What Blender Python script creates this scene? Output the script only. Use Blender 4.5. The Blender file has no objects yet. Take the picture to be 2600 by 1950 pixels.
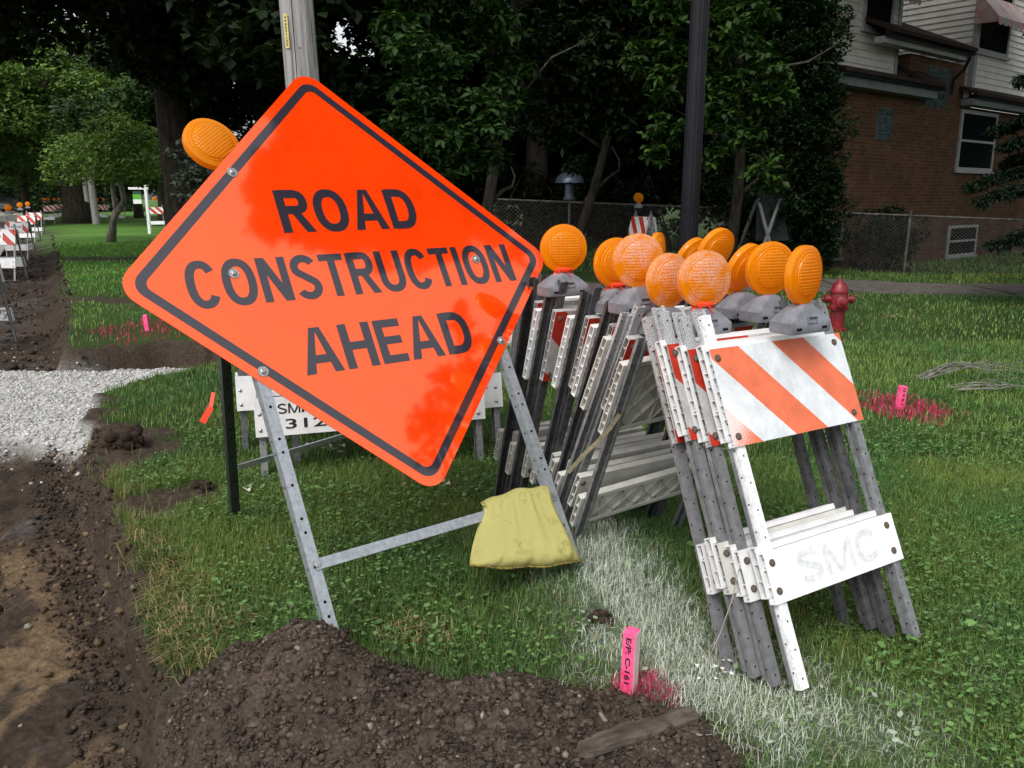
import bpy, bmesh, math, random
import numpy as np
from mathutils import Vector, Matrix
from math import radians, sin, cos, pi

S = bpy.context.scene
COL = S.collection
rng = np.random.default_rng(7)
random.seed(7)

# ------------------------------------------------------------------ camera
H = 1.43; PITCH = 12.6
cam_d = bpy.data.cameras.new('camera'); cam = bpy.data.objects.new('camera', cam_d); COL.objects.link(cam)
cam.location = (0, 0, H); cam.rotation_euler = (radians(90 - PITCH), 0, 0)
cam_d.sensor_width = 36; cam_d.lens = 36 * 2121.6 / 2600
cam_d.clip_start = 0.05; cam_d.clip_end = 2000
S.camera = cam
# ------------------------------------------------------------------ sky and sun (bright overcast afternoon)
SUN_EL, SUN_ROT = radians(52), radians(205)
w = bpy.data.worlds.new("World"); S.world = w; w.use_nodes = True
nt = w.node_tree; nt.nodes.clear()
o_ = nt.nodes.new('ShaderNodeOutputWorld'); bg = nt.nodes.new('ShaderNodeBackground')
sky = nt.nodes.new('ShaderNodeTexSky'); sky.sky_type = 'NISHITA'; sky.sun_disc = False
sky.sun_elevation = SUN_EL; sky.sun_rotation = SUN_ROT; sky.air_density = 1.2; sky.dust_density = 3.5; sky.ozone_density = 1.0
hs = nt.nodes.new('ShaderNodeHueSaturation'); hs.inputs['Saturation'].default_value = 0.16
nt.links.new(sky.outputs[0], hs.inputs['Color']); nt.links.new(hs.outputs[0], bg.inputs[0]); nt.links.new(bg.outputs[0], o_.inputs[0])
bg.inputs[1].default_value = 0.15
sun_d = bpy.data.lights.new('sun', 'SUN'); sun_d.energy = 1.0; sun_d.angle = radians(25); sun_d.color = (1, .97, .92)
sun = bpy.data.objects.new('sun', sun_d); COL.objects.link(sun)
sdir = Vector((sin(SUN_ROT) * cos(SUN_EL), cos(SUN_ROT) * cos(SUN_EL), sin(SUN_EL)))   # towards the sun
sun.rotation_euler = sdir.to_track_quat('Z', 'Y').to_euler()
S.view_settings.view_transform = 'Standard'; S.view_settings.look = 'None'
S.view_settings.exposure = 0.55; S.view_settings.gamma = 1
S.render.engine = 'CYCLES'
S.cycles.max_bounces = 6; S.cycles.diffuse_bounces = 3; S.cycles.glossy_bounces = 3; S.cycles.transmission_bounces = 4

# ------------------------------------------------------------------ where things stand: a pixel of the survey photo (2212 wide) to a point
cp, sp = cos(radians(PITCH)), sin(radians(PITCH))
def ray(px, py):
    x = (px - 1106) / 1805.0; y = (py - 829.6) / 1805.0
    return Vector((x, cp - y * sp, -sp - y * cp))
def at(px, py, z=0.0):
    d = ray(px, py); s = (z - H) / d.z
    return Vector((0, 0, H)) + d * s
def atY(px, py, Y):
    d = ray(px, py); return Vector((0, 0, H)) + d * (Y / d.y)

# ------------------------------------------------------------------ numpy noise
def _hash(ix, iy, seed):
    n = (ix.astype(np.int64) * 374761393 + iy.astype(np.int64) * 668265263 + seed * 1442695041) & 0x7fffffff
    n = ((n ^ (n >> 13)) * 1274126177) & 0x7fffffff
    return ((n ^ (n >> 16)) & 0xffff) / 65535.0
def vnoise(x, y, seed=0):
    x = np.asarray(x, float); y = np.asarray(y, float)
    ix = np.floor(x); iy = np.floor(y); fx = x - ix; fy = y - iy
    fx = fx * fx * (3 - 2 * fx); fy = fy * fy * (3 - 2 * fy)
    a = _hash(ix, iy, seed); b = _hash(ix + 1, iy, seed); c = _hash(ix, iy + 1, seed); d = _hash(ix + 1, iy + 1, seed)
    return (a * (1 - fx) + b * fx) * (1 - fy) + (c * (1 - fx) + d * fx) * fy
def fbm(x, y, oct=4, seed=0):
    s = 0; a = .5; t = 0
    for i in range(oct):
        s = s + a * vnoise(np.asarray(x) * 2 ** i, np.asarray(y) * 2 ** i, seed + i); t += a; a *= .5
    return s / t
def sstep(a, b, x):
    t = np.clip((np.asarray(x, float) - a) / (b - a), 0, 1); return t * t * (3 - 2 * t)

# ------------------------------------------------------------------ materials
def mat(name, color=(.5, .5, .5), rough=.6, spec=.5, metal=0.0):
    m = bpy.data.materials.new(name); m.use_nodes = True
    b = m.node_tree.nodes['Principled BSDF']
    b.inputs['Base Color'].default_value = (*color, 1); b.inputs['Roughness'].default_value = rough
    b.inputs['Specular IOR Level'].default_value = spec; b.inputs['Metallic'].default_value = metal
    return m
class N:
    def __init__(s, m): s.t = m.node_tree; s.b = s.t.nodes.get('Principled BSDF')
    def n(s, t, **k):
        q = s.t.nodes.new(t)
        for a, v in k.items(): setattr(q, a, v)
        return q
    def l(s, a, b): s.t.links.new(a, b)
    def coord(s, kind='Object', scale=(1, 1, 1), rot=(0, 0, 0), loc=(0, 0, 0)):
        c = s.n('ShaderNodeTexCoord'); m = s.n('ShaderNodeMapping'); s.l(c.outputs[kind], m.inputs[0])
        m.inputs['Scale'].default_value = scale; m.inputs['Rotation'].default_value = rot; m.inputs['Location'].default_value = loc
        return m.outputs[0]
    def noise(s, v, scale, detail=4, rough=.6):
        q = s.n('ShaderNodeTexNoise'); q.inputs['Scale'].default_value = scale; q.inputs['Detail'].default_value = detail
        q.inputs['Roughness'].default_value = rough; s.l(v, q.inputs['Vector']); return q.outputs[0]
    def ramp(s, f, stops):
        r = s.n('ShaderNodeValToRGB'); e = r.color_ramp.elements
        while len(e) < len(stops): e.new(.5)
        for k, (p, c) in enumerate(stops):
            e[k].position = p; e[k].color = (*c, 1) if len(c) == 3 else c
        s.l(f, r.inputs[0]); return r.outputs[0]
    def mix(s, f, a, b, mode='MIX'):
        q = s.n('ShaderNodeMix', data_type='RGBA', blend_type=mode)
        for i, v in ((0, f), (6, a), (7, b)):
            if isinstance(v, (int, float)): q.inputs[i].default_value = v
            elif isinstance(v, tuple): q.inputs[i].default_value = (*v, 1)
            else: s.l(v, q.inputs[i])
        return q.outputs[2]
    def math(s, op, a, b=0.0, c=0.0):
        q = s.n('ShaderNodeMath', operation=op)
        for i, v in enumerate((a, b, c)):
            if isinstance(v, (int, float)): q.inputs[i].default_value = v
            else: s.l(v, q.inputs[i])
        return q.outputs[0]
    def bump(s, h, dist=.01, strength=.6):
        q = s.n('ShaderNodeBump'); q.inputs['Distance'].default_value = dist; q.inputs['Strength'].default_value = strength
        s.l(h, q.inputs['Height']); s.l(q.outputs[0], s.b.inputs['Normal'])
    def base(s, c): s.l(c, s.b.inputs['Base Color'])

def noisy(name, c1, c2, scale=20, rough=.6, spec=.4, metal=0.0, bump=0.0, bscale=60, lo=.35, hi=.65, stretch=(1, 1, 1)):
    m = mat(name, c1, rough, spec, metal); g = N(m); v = g.coord(scale=stretch)
    g.base(g.ramp(g.noise(v, scale), [(lo, c1), (hi, c2)]))
    if bump: g.bump(g.noise(v, bscale), bump)
    return m
def attr_mat(name, rough=.8, spec=.2, bump=0.0, bscale=80, vary=.35, vscale=30, trans=0.0, attr='Col'):
    m = mat(name, (.5, .5, .5), rough, spec); g = N(m)
    a = g.n('ShaderNodeAttribute'); a.attribute_name = attr
    v = g.coord(); nz = g.ramp(g.noise(v, vscale, 5), [(.3, (1 - vary,) * 3), (.7, (1 + vary,) * 3)])
    c = g.mix(1.0, a.outputs['Color'], nz, 'MULTIPLY'); g.base(c)
    if bump: g.bump(g.noise(v, bscale, 6, .7), bump, .8)
    if trans:
        out = g.t.nodes['Material Output']; tr = g.n('ShaderNodeBsdfTranslucent'); mx = g.n('ShaderNodeMixShader')
        mx.inputs[0].default_value = trans; c2 = g.mix(1.0, c, (1.2, 1.3, .5), 'MULTIPLY'); g.l(c2, tr.inputs[0])
        g.l(g.b.outputs[0], mx.inputs[1]); g.l(tr.outputs[0], mx.inputs[2]); g.l(mx.outputs[0], out.inputs[0])
    return m

M = {}
M['ground'] = attr_mat('ground soil and turf', .95, .12, bump=.012, bscale=55, vary=.45, vscale=38)
M['soil'] = attr_mat('dug soil', .95, .1, bump=.006, bscale=140, vary=.5, vscale=90)
M['stones'] = attr_mat('stones', .85, .25, bump=.003, bscale=150, vary=.25, vscale=60)
M['grass'] = attr_mat('grass blades', .6, .25, vary=.1, vscale=5, trans=.25)
M['leaf'] = attr_mat('leaves', .55, .22, vary=.12, vscale=3, trans=.22)
M['bark'] = noisy('bark', (.022, .018, .014), (.07, .058, .046), 14, .9, .2, bump=.02, bscale=22, stretch=(1, 1, .25))
M['palebark'] = noisy('pale bark', (.09, .08, .065), (.22, .20, .17), 14, .9, .2, bump=.02, bscale=22, stretch=(1, 1, .3))
M['galv'] = noisy('galvanised steel', (.30, .33, .36), (.44, .47, .50), 60, .42, .6, .55, bump=.0006, bscale=250)
M['darkleg'] = noisy('dull dark steel', (.055, .056, .06), (.12, .12, .125), 25, .55, .5, .35, bump=.0008, bscale=200)
M['greyleg'] = noisy('weathered grey steel', (.16, .165, .175), (.30, .31, .32), 30, .55, .5, .4, bump=.0008, bscale=200)
M['blackleg'] = noisy('black green painted steel', (.012, .018, .016), (.03, .038, .035), 25, .4, .5, 0)
M['hole'] = mat('bolt hole dark', (.01, .01, .012), .9, .1)
M['bolt'] = noisy('bolt metal', (.3, .3, .3), (.6, .6, .6), 90, .35, .6, .8)
M['black'] = noisy('black paint', (.006, .006, .009), (.010, .010, .014), 5, .3, .22)
M['housing'] = noisy('grey plastic lamp base', (.13, .135, .15), (.26, .27, .31), 11, .5, .4, bump=.0004, bscale=300)
M['tape'] = mat('orange red plastic tape', (.9, .06, .02), .4, .5)
M['concrete'] = noisy('concrete walk', (.07, .062, .055), (.15, .135, .12), 8, .9, .2, bump=.004, bscale=90)
M['asphalt'] = noisy('worn road', (.22, .205, .19), (.34, .32, .30), 1.2, .9, .2, bump=.004, bscale=60)
M['hydrant'] = noisy('dark red paint', (.12, .006, .010), (.25, .014, .022), 18, .4, .5, bump=.002, bscale=40)

def speckle(name, base1, base2, speck=(.85, .86, .85), thresh=.5, scale=260, rough=.5, metal=0.0, grad=None):
    m = mat(name, base1, rough, .5, metal); g = N(m); v = g.coord()
    c = g.ramp(g.noise(v, 30), [(.35, base1), (.65, base2)])
    f = g.noise(v, scale, 3, .7)
    sz = g.n('ShaderNodeSeparateXYZ'); g.l(v, sz.inputs[0])
    if grad: f2 = g.math('ADD', f, g.math('MULTIPLY', g.math('SUBTRACT', sz.outputs[2], grad), .45)); f2 = g.math('MINIMUM', f2, g.math('ADD', f, .03))
    else: f2 = f
    k = g.ramp(f2, [(thresh, (0, 0, 0)), (thresh + .05, (1, 1, 1))])
    g.base(g.mix(k, c, speck)); g.bump(f, .0006)
    return m
M['legspeck'] = speckle('steel with white overspray', (.13, .13, .14), (.21, .21, .22), (.58, .59, .60), .50, 300, .6, .1, grad=.92)
M['legwhite'] = speckle('steel oversprayed white', (.66, .67, .69), (.74, .75, .77), (.84, .85, .86), .45, 60, .6)

def lens_mat(name, speck=False):
    m = mat(name, (.95, .22, .004), .10, .5); g = N(m); v = g.coord(); c = g.n('ShaderNodeSeparateXYZ'); g.l(v, c.inputs[0])
    # fine prism grid inside the lens ring
    r = g.math('SQRT', g.math('ADD', g.math('MULTIPLY', c.outputs[0], c.outputs[0]), g.math('MULTIPLY', c.outputs[2], c.outputs[2])))
    wx = g.math('SINE', g.math('MULTIPLY', c.outputs[0], 620)); wz = g.math('SINE', g.math('MULTIPLY', c.outputs[2], 620))
    inside = g.math('LESS_THAN', r, .066)
    h = g.math('MULTIPLY', g.math('ADD', wx, wz), inside)
    rings = g.math('SINE', g.math('MULTIPLY', r, 700))
    outside = g.math('MULTIPLY', rings, g.math('SUBTRACT', 1.0, inside))
    hh = g.math('ADD', h, g.math('MULTIPLY', outside, .4))
    nz = g.noise(v, 35, 2)
    base = g.mix(nz, (1.0, .26, .0), (1.0, .46, .004))
    base = g.mix(g.math('MULTIPLY', g.math('ADD', hh, 2.0), .07), base, (1.0, .60, .03))
    if speck:
        f = g.noise(v, 210, 3, .75); k = g.ramp(f, [(.47, (0, 0, 0)), (.52, (1, 1, 1))])
        big = g.ramp(g.noise(g.coord(loc=(3, 1, 2)), 14, 2), [(.40, (0, 0, 0)), (.58, (.9, .9, .9))])
        base = g.mix(g.math('MULTIPLY', k, big), base, (.95, .72, .62))
    g.base(base); g.bump(hh, .0007, .7)
    g.b.inputs['Subsurface Weight'].default_value = 0.0
    out = g.t.nodes['Material Output']; tr = g.n('ShaderNodeBsdfTranslucent'); mx = g.n('ShaderNodeMixShader'); mx.inputs[0].default_value = .45; g.b.inputs['Transmission Weight'].default_value = .25; g.b.inputs['IOR'].default_value = 1.45
    g.l(base, tr.inputs[0]); g.l(g.b.outputs[0], mx.inputs[1]); g.l(tr.outputs[0], mx.inputs[2]); g.l(mx.outputs[0], out.inputs[0])
    return m
M['lens'] = lens_mat('amber lens'); M['lensspeck'] = lens_mat('amber lens flecked with white paint', True)

def stripe_mat(name, orange, white, phase, dirt=.3, period=.2155, left_spray=False, width=.5):
    m = mat(name, white, .45, .4); g = N(m); v = g.coord(); c = g.n('ShaderNodeSeparateXYZ'); g.l(v, c.inputs[0])
    d = g.math('MULTIPLY', g.math('ADD', c.outputs[0], c.outputs[2]), .7071)
    k = g.math('LESS_THAN', g.math('FRACT', g.math('ADD', g.math('DIVIDE', d, period), phase)), width)
    on = g.math('LESS_THAN', c.outputs[1], .0008)      # the sheeting is only on the face
    col = g.mix(g.math('MULTIPLY', k, on), white, orange)
    n1 = g.noise(g.coord(loc=(1, 5, 2)), 12, 6, .75); dk = g.ramp(n1, [(.38, (1 - dirt,) * 3), (.6, (1, 1, 1))])
    col = g.mix(1.0, col, dk, 'MULTIPLY')
    sc = g.ramp(g.noise(g.coord(scale=(4, 4, 22), rot=(0, .7, 0)), 22, 2), [(.70, (0, 0, 0)), (.73, (1, 1, 1))])
    col = g.mix(g.math('MULTIPLY', sc, .5), col, (.35, .34, .33))
    if left_spray:
        f = g.noise(v, 330, 2, .7); e = g.math('SUBTRACT', .55, g.math('ADD', g.math('MULTIPLY', c.outputs[0], 2.6), g.math('MULTIPLY', g.math('ABSOLUTE', g.math('SUBTRACT', c.outputs[2], .08)), 2.2)))
        kk = g.math('GREATER_THAN', g.math('ADD', e, g.math('MULTIPLY', g.math('SUBTRACT', f, .5), 1.3)), .32)
        low = g.math('LESS_THAN', c.outputs[2], 2.0)
        col = g.mix(g.math('MULTIPLY', g.math('MULTIPLY', kk, .75), low), col, (.84, .83, .83))
    g.base(col); return m
WHT = (.70, .71, .72)
M['stripe_bright'] = stripe_mat('orange and white sheeting', (.82, .18, .08), (.74, .77, .80), .10, .22, left_spray=True)
M['stripe_red'] = stripe_mat('red orange sheeting', (.50, .03, .012), (.50, .49, .48), .35, .4)
M['stripe_far'] = stripe_mat('red and white sheeting', (.55, .05, .03), (.8, .8, .8), .2, .1)
M['board'] = noisy('white plastic board', (.60, .60, .60), (.74, .74, .74), 9, .5, .4, lo=.3, hi=.55)
M['oldboard'] = noisy('aged cream board', (.42, .41, .37), (.58, .57, .53), 7, .6, .3, lo=.3, hi=.6)
M['brightboard'] = noisy('freshly sprayed white board', (.76, .77, .79), (.86, .87, .88), 12, .5, .4, lo=.3, hi=.5)
M['ink'] = mat('black stencil paint', (.015, .015, .018), .6, .3)
M['ghost'] = noisy('faded stencil', (.52, .53, .55), (.76, .77, .79), 45, .6, .3, lo=.3, hi=.65)

m = mat('fluorescent orange sheeting', (1.0, .085, .008), .4, .3); M['signface'] = m; g = N(m); v = g.coord()
g.b.inputs['IOR'].default_value = 2.6; g.b.inputs['Roughness'].default_value = .05; g.b.inputs['Specular IOR Level'].default_value = .5; g.b.inputs['Specular Tint'].default_value = (1, .88, .46, 1)
wv = g.n('ShaderNodeTexWave'); wv.inputs['Scale'].default_value = 28; wv.inputs['Distortion'].default_value = .15
g.l(g.coord(rot=(0, -.785, 0)), wv.inputs['Vector'])
vo = g.n('ShaderNodeTexVoronoi'); vo.inputs['Scale'].default_value = 34; g.l(v, vo.inputs['Vector']); spk = g.math('LESS_THAN', vo.outputs['Distance'], .055)
scr = g.ramp(g.noise(g.coord(scale=(3, 1, 40), rot=(0, .5, 0)), 9, 2), [(.715, (0, 0, 0)), (.73, (1, 1, 1))]); smudge = g.ramp(g.noise(v, 5, 6, .7), [(.30, (.80, .74, .66)), (.55, (1, 1, 1))])
fc = g.mix(1.0, g.mix(g.math('MULTIPLY', wv.outputs[1], .3), (1.0, .048, .002), (1.0, .085, .006)), smudge, 'MULTIPLY')
fc = g.mix(g.math('MULTIPLY', spk, .6), fc, (.25, .03, .01)); fc = g.mix(g.math('MULTIPLY', scr, .35), fc, (.9, .35, .2)); g.base(fc)
m = mat('black sign film', (.018, .014, .024), .4, .3); M['signblack'] = m; N(m).b.inputs['Coat Weight'].default_value = 1.0; N(m).b.inputs['Coat Roughness'].default_value = .05; N(m).b.inputs['Coat IOR'].default_value = 1.8

# ------------------------------------------------------------------ object helpers
def link(o, parent=None):
    COL.objects.link(o)
    if parent: o.parent = parent
    return o
def tag(o, label=None, cat=None, group=None, kind=None):
    if label: o['label'] = label
    if cat: o['category'] = cat
    if group: o['group'] = group
    if kind: o['kind'] = kind
    return o
def empty(name, loc=(0, 0, 0), rz=0.0):
    o = bpy.data.objects.new(name, None); o.empty_display_size = .1; o.location = loc; o.rotation_euler = (0, 0, rz); return link(o)
def np_mesh(name, V, F, m, parent=None, col=None, smooth=False):
    """V (n,3); F list of (k,c) arrays; col per-vertex rgb"""
    me = bpy.data.meshes.new(name); V = np.asarray(V, np.float32)
    me.vertices.add(len(V)); me.vertices.foreach_set('co', V.ravel())
    F = [np.asarray(f, np.int32) for f in (F if isinstance(F, list) else [F]) if len(f)]
    loops = np.concatenate([f.ravel() for f in F]); tot = np.concatenate([np.full(len(f), f.shape[1], np.int32) for f in F])
    st = np.concatenate([[0], np.cumsum(tot)[:-1]]).astype(np.int32)
    me.loops.add(len(loops)); me.loops.foreach_set('vertex_index', loops)
    me.polygons.add(len(tot)); me.polygons.foreach_set('loop_start', st); me.polygons.foreach_set('loop_total', tot)
    if smooth: me.polygons.foreach_set('use_smooth', np.ones(len(tot), bool))
    me.update(calc_edges=True); me.validate()
    if col is not None:
        a = me.color_attributes.new('Col', 'FLOAT_COLOR', 'POINT'); c = np.ones((len(V), 4), np.float32); c[:, :3] = col; a.data.foreach_set('color', c.ravel())
    if m: me.materials.append(m)
    o = bpy.data.objects.new(name, me); return link(o, parent)
class MB:
    def __init__(s): s.v = []; s.f = []; s.mi = []
    def add(s, vs, fs, mi=0):
        b = len(s.v); s.v += [tuple(v) for v in vs]; s.f += [tuple(i + b for i in f) for f in fs]; s.mi += [mi] * len(fs); return s
    def box(s, a, b, mi=0, R=None, t=None):
        x0, y0, z0 = a; x1, y1, z1 = b
        vs = [Vector(p) for p in ((x0, y0, z0), (x1, y0, z0), (x1, y1, z0), (x0, y1, z0), (x0, y0, z1), (x1, y0, z1), (x1, y1, z1), (x0, y1, z1))]
        if R: vs = [R @ v for v in vs]
        if t: vs = [v + Vector(t) for v in vs]
        return s.add(vs, [(0, 3, 2, 1), (4, 5, 6, 7), (0, 1, 5, 4), (1, 2, 6, 5), (2, 3, 7, 6), (3, 0, 4, 7)], mi)
    def bar(s, p, q, w, d, up=(0, 0, 1), mi=0):
        p = Vector(p); q = Vector(q); z = (q - p); L = z.length; z.normalize(); x = Vector(up).cross(z)
        if x.length < 1e-4: x = Vector((1, 0, 0))
        x.normalize(); y = z.cross(x); R = Matrix((x, y, z)).transposed()
        return s.box((-w / 2, -d / 2, 0), (w / 2, d / 2, L), mi, R, p)
    def tube(s, pts, radii, n=8, mi=0, cap=True):
        pts = [Vector(p) for p in pts]; b = len(s.v); up = Vector((.3, .2, 1)).normalized(); fs = []
        for i, p in enumerate(pts):
            d = (pts[min(i + 1, len(pts) - 1)] - pts[max(i - 1, 0)]).normalized()
            x = d.cross(up)
            if x.length < .05: x = d.cross(Vector((1, 0, 0)))
            x.normalize(); y = d.cross(x); r = radii[i] if hasattr(radii, '__len__') else radii
            for k in range(n):
                a = 2 * pi * k / n; s.v.append(tuple(p + x * (r * cos(a)) + y * (r * sin(a))))
        for i in range(len(pts) - 1):
            for k in range(n):
                fs.append((b + i * n + k, b + i * n + (k + 1) % n, b + (i + 1) * n + (k + 1) % n, b + (i + 1) * n + k))
        if cap: fs.append(tuple(b + k for k in range(n - 1, -1, -1))); fs.append(tuple(b + (len(pts) - 1) * n + k for k in range(n)))
        s.f += fs; s.mi += [mi] * len(fs); return s
    def lathe(s, prof, n=24, axis='Z', c=(0, 0, 0), mi=0):
        b = len(s.v); fs = []
        for (r, h) in prof:
            for k in range(n):
                a = 2 * pi * k / n; x, y = r * cos(a), r * sin(a)
                p = (x, y, h) if axis == 'Z' else (x, h, y) if axis == 'Y' else (h, x, y)
                s.v.append((p[0] + c[0], p[1] + c[1], p[2] + c[2]))
        for i in range(len(prof) - 1):
            for k in range(n):
                f = (b + i * n + k, b + i * n + (k + 1) % n, b + (i + 1) * n + (k + 1) % n, b + (i + 1) * n + k)
                fs.append(f if axis != 'Y' else f[::-1])
        fs.append(tuple(b + k for k in range(n))[::-1 if axis != 'Y' else 1]); fs.append(tuple(b + (len(prof) - 1) * n + k for k in range(n)))
        s.f += fs; s.mi += [mi] * len(fs); return s
    def mesh(s, name, mats, smooth=False):
        me = bpy.data.meshes.new(name); me.from_pydata(s.v, [], s.f)
        for m in (mats if isinstance(mats, (list, tuple)) else [mats]): me.materials.append(m)
        me.polygons.foreach_set('material_index', s.mi)
        if smooth: me.shade_auto_smooth(angle=.6) if hasattr(me, 'shade_auto_smooth') else me.polygons.foreach_set('use_smooth', [True] * len(s.f))
        me.update(); return me
    def build(s, name, mats, parent=None, smooth=False, bevel=0):
        me = s.mesh(name, mats)
        o = link(bpy.data.objects.new(name, me), parent)
        if smooth: smooth_by_angle(me)
        if bevel:
            md = o.modifiers.new('b', 'BEVEL'); md.width = bevel; md.segments = 2; md.limit_method = 'ANGLE'
        return o
def smooth_by_angle(me, ang=.7):
    bm = bmesh.new(); bm.from_mesh(me)
    for f in bm.faces: f.smooth = True
    for e in bm.edges:
        if len(e.link_faces) == 2 and e.calc_face_angle(0) > ang: e.smooth = False
    bm.to_mesh(me); bm.free()
def inst(me, name, parent=None, mtx=None):
    o = bpy.data.objects.new(name, me); link(o, parent)
    if mtx is not None: o.matrix_local = mtx
    return o
def with_mat(me, m, name=None):
    q = me.copy(); q.materials[0] = m
    if name: q.name = name
    return q
def text_mesh(txt, size, name, m, bold=0.0, sx=1.0, align='CENTER', spacing=1.0, depth=.0006):
    cu = bpy.data.curves.new(name, 'FONT'); cu.body = txt; cu.size = size; cu.offset = bold; cu.align_x = align
    cu.space_character = spacing; cu.extrude = depth; cu.resolution_u = 4
    o = bpy.data.objects.new(name, cu); COL.objects.link(o)
    dg = bpy.context.evaluated_depsgraph_get(); me = bpy.data.meshes.new_from_object(o.evaluated_get(dg))
    bpy.data.objects.remove(o); bpy.data.curves.remove(cu)
    me.name = name; me.materials.clear(); me.materials.append(m)
    # lay it in the XZ plane, facing -Y
    me.transform(Matrix.Rotation(pi / 2, 4, 'X') @ Matrix.Diagonal((sx, 1, 1, 1)))
    return me
def fit_text(txt, x0, x1, zc, h, name, m, bold=0.0, y=-.0035, spacing=1.0):
    """caps of height h between x0..x1, centred on zc"""
    me = text_mesh(txt, h / .72, name, m, bold, spacing=spacing)
    co = np.empty(len(me.vertices) * 3); me.vertices.foreach_get('co', co); co = co.reshape(-1, 3)
    a, b = co[:, 0].min(), co[:, 0].max(); zs = co[:, 2]; lo, hi = zs.min(), zs.max()
    co[:, 0] = x0 + (co[:, 0] - a) / (b - a) * (x1 - x0); co[:, 2] = zc + (zs - (lo + hi) / 2) / (hi - lo) * h
    co[:, 1] += y; me.vertices.foreach_set('co', co.ravel()); me.update(); return me

# ------------------------------------------------------------------ THE GROUND
NE = np.array([(0.3, -.25), (1.2, -.50), (1.7, -.70), (1.88, -.744), (2.11, -.876), (2.35, -1.04), (2.75, -1.28), (3.18, -1.545), (3.70, -1.86), (4.32, -2.24), (5.06, -2.65), (5.6, -2.95), (6.2, -3.1)])
FE = np.array([(7.5, -4.1), (7.99, -4.35), (9.57, -5.15), (15.26, -8.2), (23.5, -12.7), (36.3, -19.7), (61, -33.6), (93, -51.5), (500, -279)])
NP = np.array([(-3.3, 5.6), (-3.06, 6.1), (-2.94, 6.7), (-2.64, 7.23), (-2.16, 7.56), (-1.5, 7.75), (0, 8.2), (1.2, 8.6), (1.6, 8.9)])
FP = np.array([(-9, 8.3), (-5.1, 8.05), (-4.3, 7.95), (-3.93, 8.17), (-3.6, 8.4), (-3.1, 8.42), (-2, 8.75), (0, 9.5), (1.2, 9.9), (1.6, 8.9)])
def lawn_d(x, y):
    wob = (fbm(x * 3.1, y * 3.1, 3, 3) - .5) * .22 + (fbm(x * 14, y * 14, 2, 5) - .5) * .07
    a = np.minimum((x - np.interp(y, NE[:, 0], NE[:, 1])) * .85, np.where(x < -3.3, -1, np.where(x > 1.6, 9, np.interp(x, NP[:, 0], NP[:, 1]) - y)))
    b = np.minimum((x - np.interp(y, FE[:, 0], FE[:, 1])) * .87, np.where(x > 1.6, 9, y - np.interp(x, FP[:, 0], FP[:, 1])))
    return np.maximum(a, b) + wob * np.clip(1 + 0 * y, 0, 1)
def gravel_m(x, y):
    n = (fbm(x * 2.5, y * 2.5, 3, 9) - .5) * .9
    left = sstep(5.15, 5.5, y + n + .25 * np.clip(x + 3.2, -3, 1)) * sstep(8.0, 7.5, y + n * .5)
    return np.where(x < -2.6, left, sstep(6.0, 6.4, y + n * .3) * sstep(10.2, 9.7, y))
SPOTS = [(270, 965, .30), (235, 1000, .22), (330, 1090, .2), (390, 1080, .16), (420, 1060, .12), (290, 1180, .10), (1295, 1372, .06), (230, 930, .2), (300, 940, .22), (215, 890, .15)]
SP = [(at(a, b).x, at(a, b).y, r) for a, b, r in SPOTS]
def bare_m(x, y):
    k = 0 * x
    n = (fbm(x * 7, y * 7, 3, 21) - .5)
    for a, b, r in SP: k = np.maximum(k, sstep(1.15, .75, np.hypot(x - a, y - b) / r + n * .9))
    # ruts torn in the lawn beyond the gravel
    for yy, ww in ((15.6, .55), (20.5, .8), (11.2, .25)):
        k = np.maximum(k, sstep(1, .6, np.abs(y - yy - (fbm(x * .35, x * 0, 3, 4) - .5) * 2.2) / ww + n * 1.2) * sstep(-3.0, -4.5, x) * sstep(-17, -15, x))
    k = np.maximum(k, sstep(.10, .02, lawn_d(x, y) + n * .16))
    return k
def walk_y(x): return 12.25 + x * .02
def rise(x, y): return .28 * sstep(10.5, 15, y) * sstep(8, 2, x) * sstep(-9, -5, x)
def ground_h(x, y):
    x = np.asarray(x, float); y = np.asarray(y, float)
    ld = lawn_d(x, y); g = gravel_m(x, y)
    deep = -.27 + .06 * sstep(8, 20, y) + .10 * sstep(20, 60, y)
    tr = deep + .13 * g + (fbm(x * 2, y * 2, 4, 31) - .5) * .10 * (1 - .6 * g) + (fbm(x * 11, y * 11, 4, 37) - .5) * .05 * (1 - .7 * g)
    tr = tr - .035 * sstep(.55, .8, vnoise((x + y * .55) * 3.2, y * .15, 41)) * (1 - g) + .018 * (vnoise((x + y * .55) * 11, y * .6, 43) - .5) * (1 - g)
    k = sstep(-.11, .02, ld)
    top = .012 * (fbm(x * 5, y * 5, 3, 51) - .5) + rise(x, y)
    top = top + .125 * np.exp(-((x - .18) ** 2 + (y - 3.02) ** 2) / .30); b = bare_m(x, y); top = top + b * ((fbm(x * 9, y * 9, 4, 61) - .35) * .10) * np.clip(1 - (y - 6) / 30, .3, 1) * sstep(40, 20, y) - .02 * b
    crumb = (fbm(x * 16, y * 16, 4, 71) - .5) * .13 * (k * (1 - k) * 4) * np.clip(1.5 - y / 20, .3, 1) + (fbm(x * 30, y * 30, 3, 73) - .5) * .03 * (1 - k) * (1 - g)
    return tr * (1 - k) + top * k + crumb
def gz(x, y): return float(ground_h(np.array([x]), np.array([y]))[0])

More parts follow.
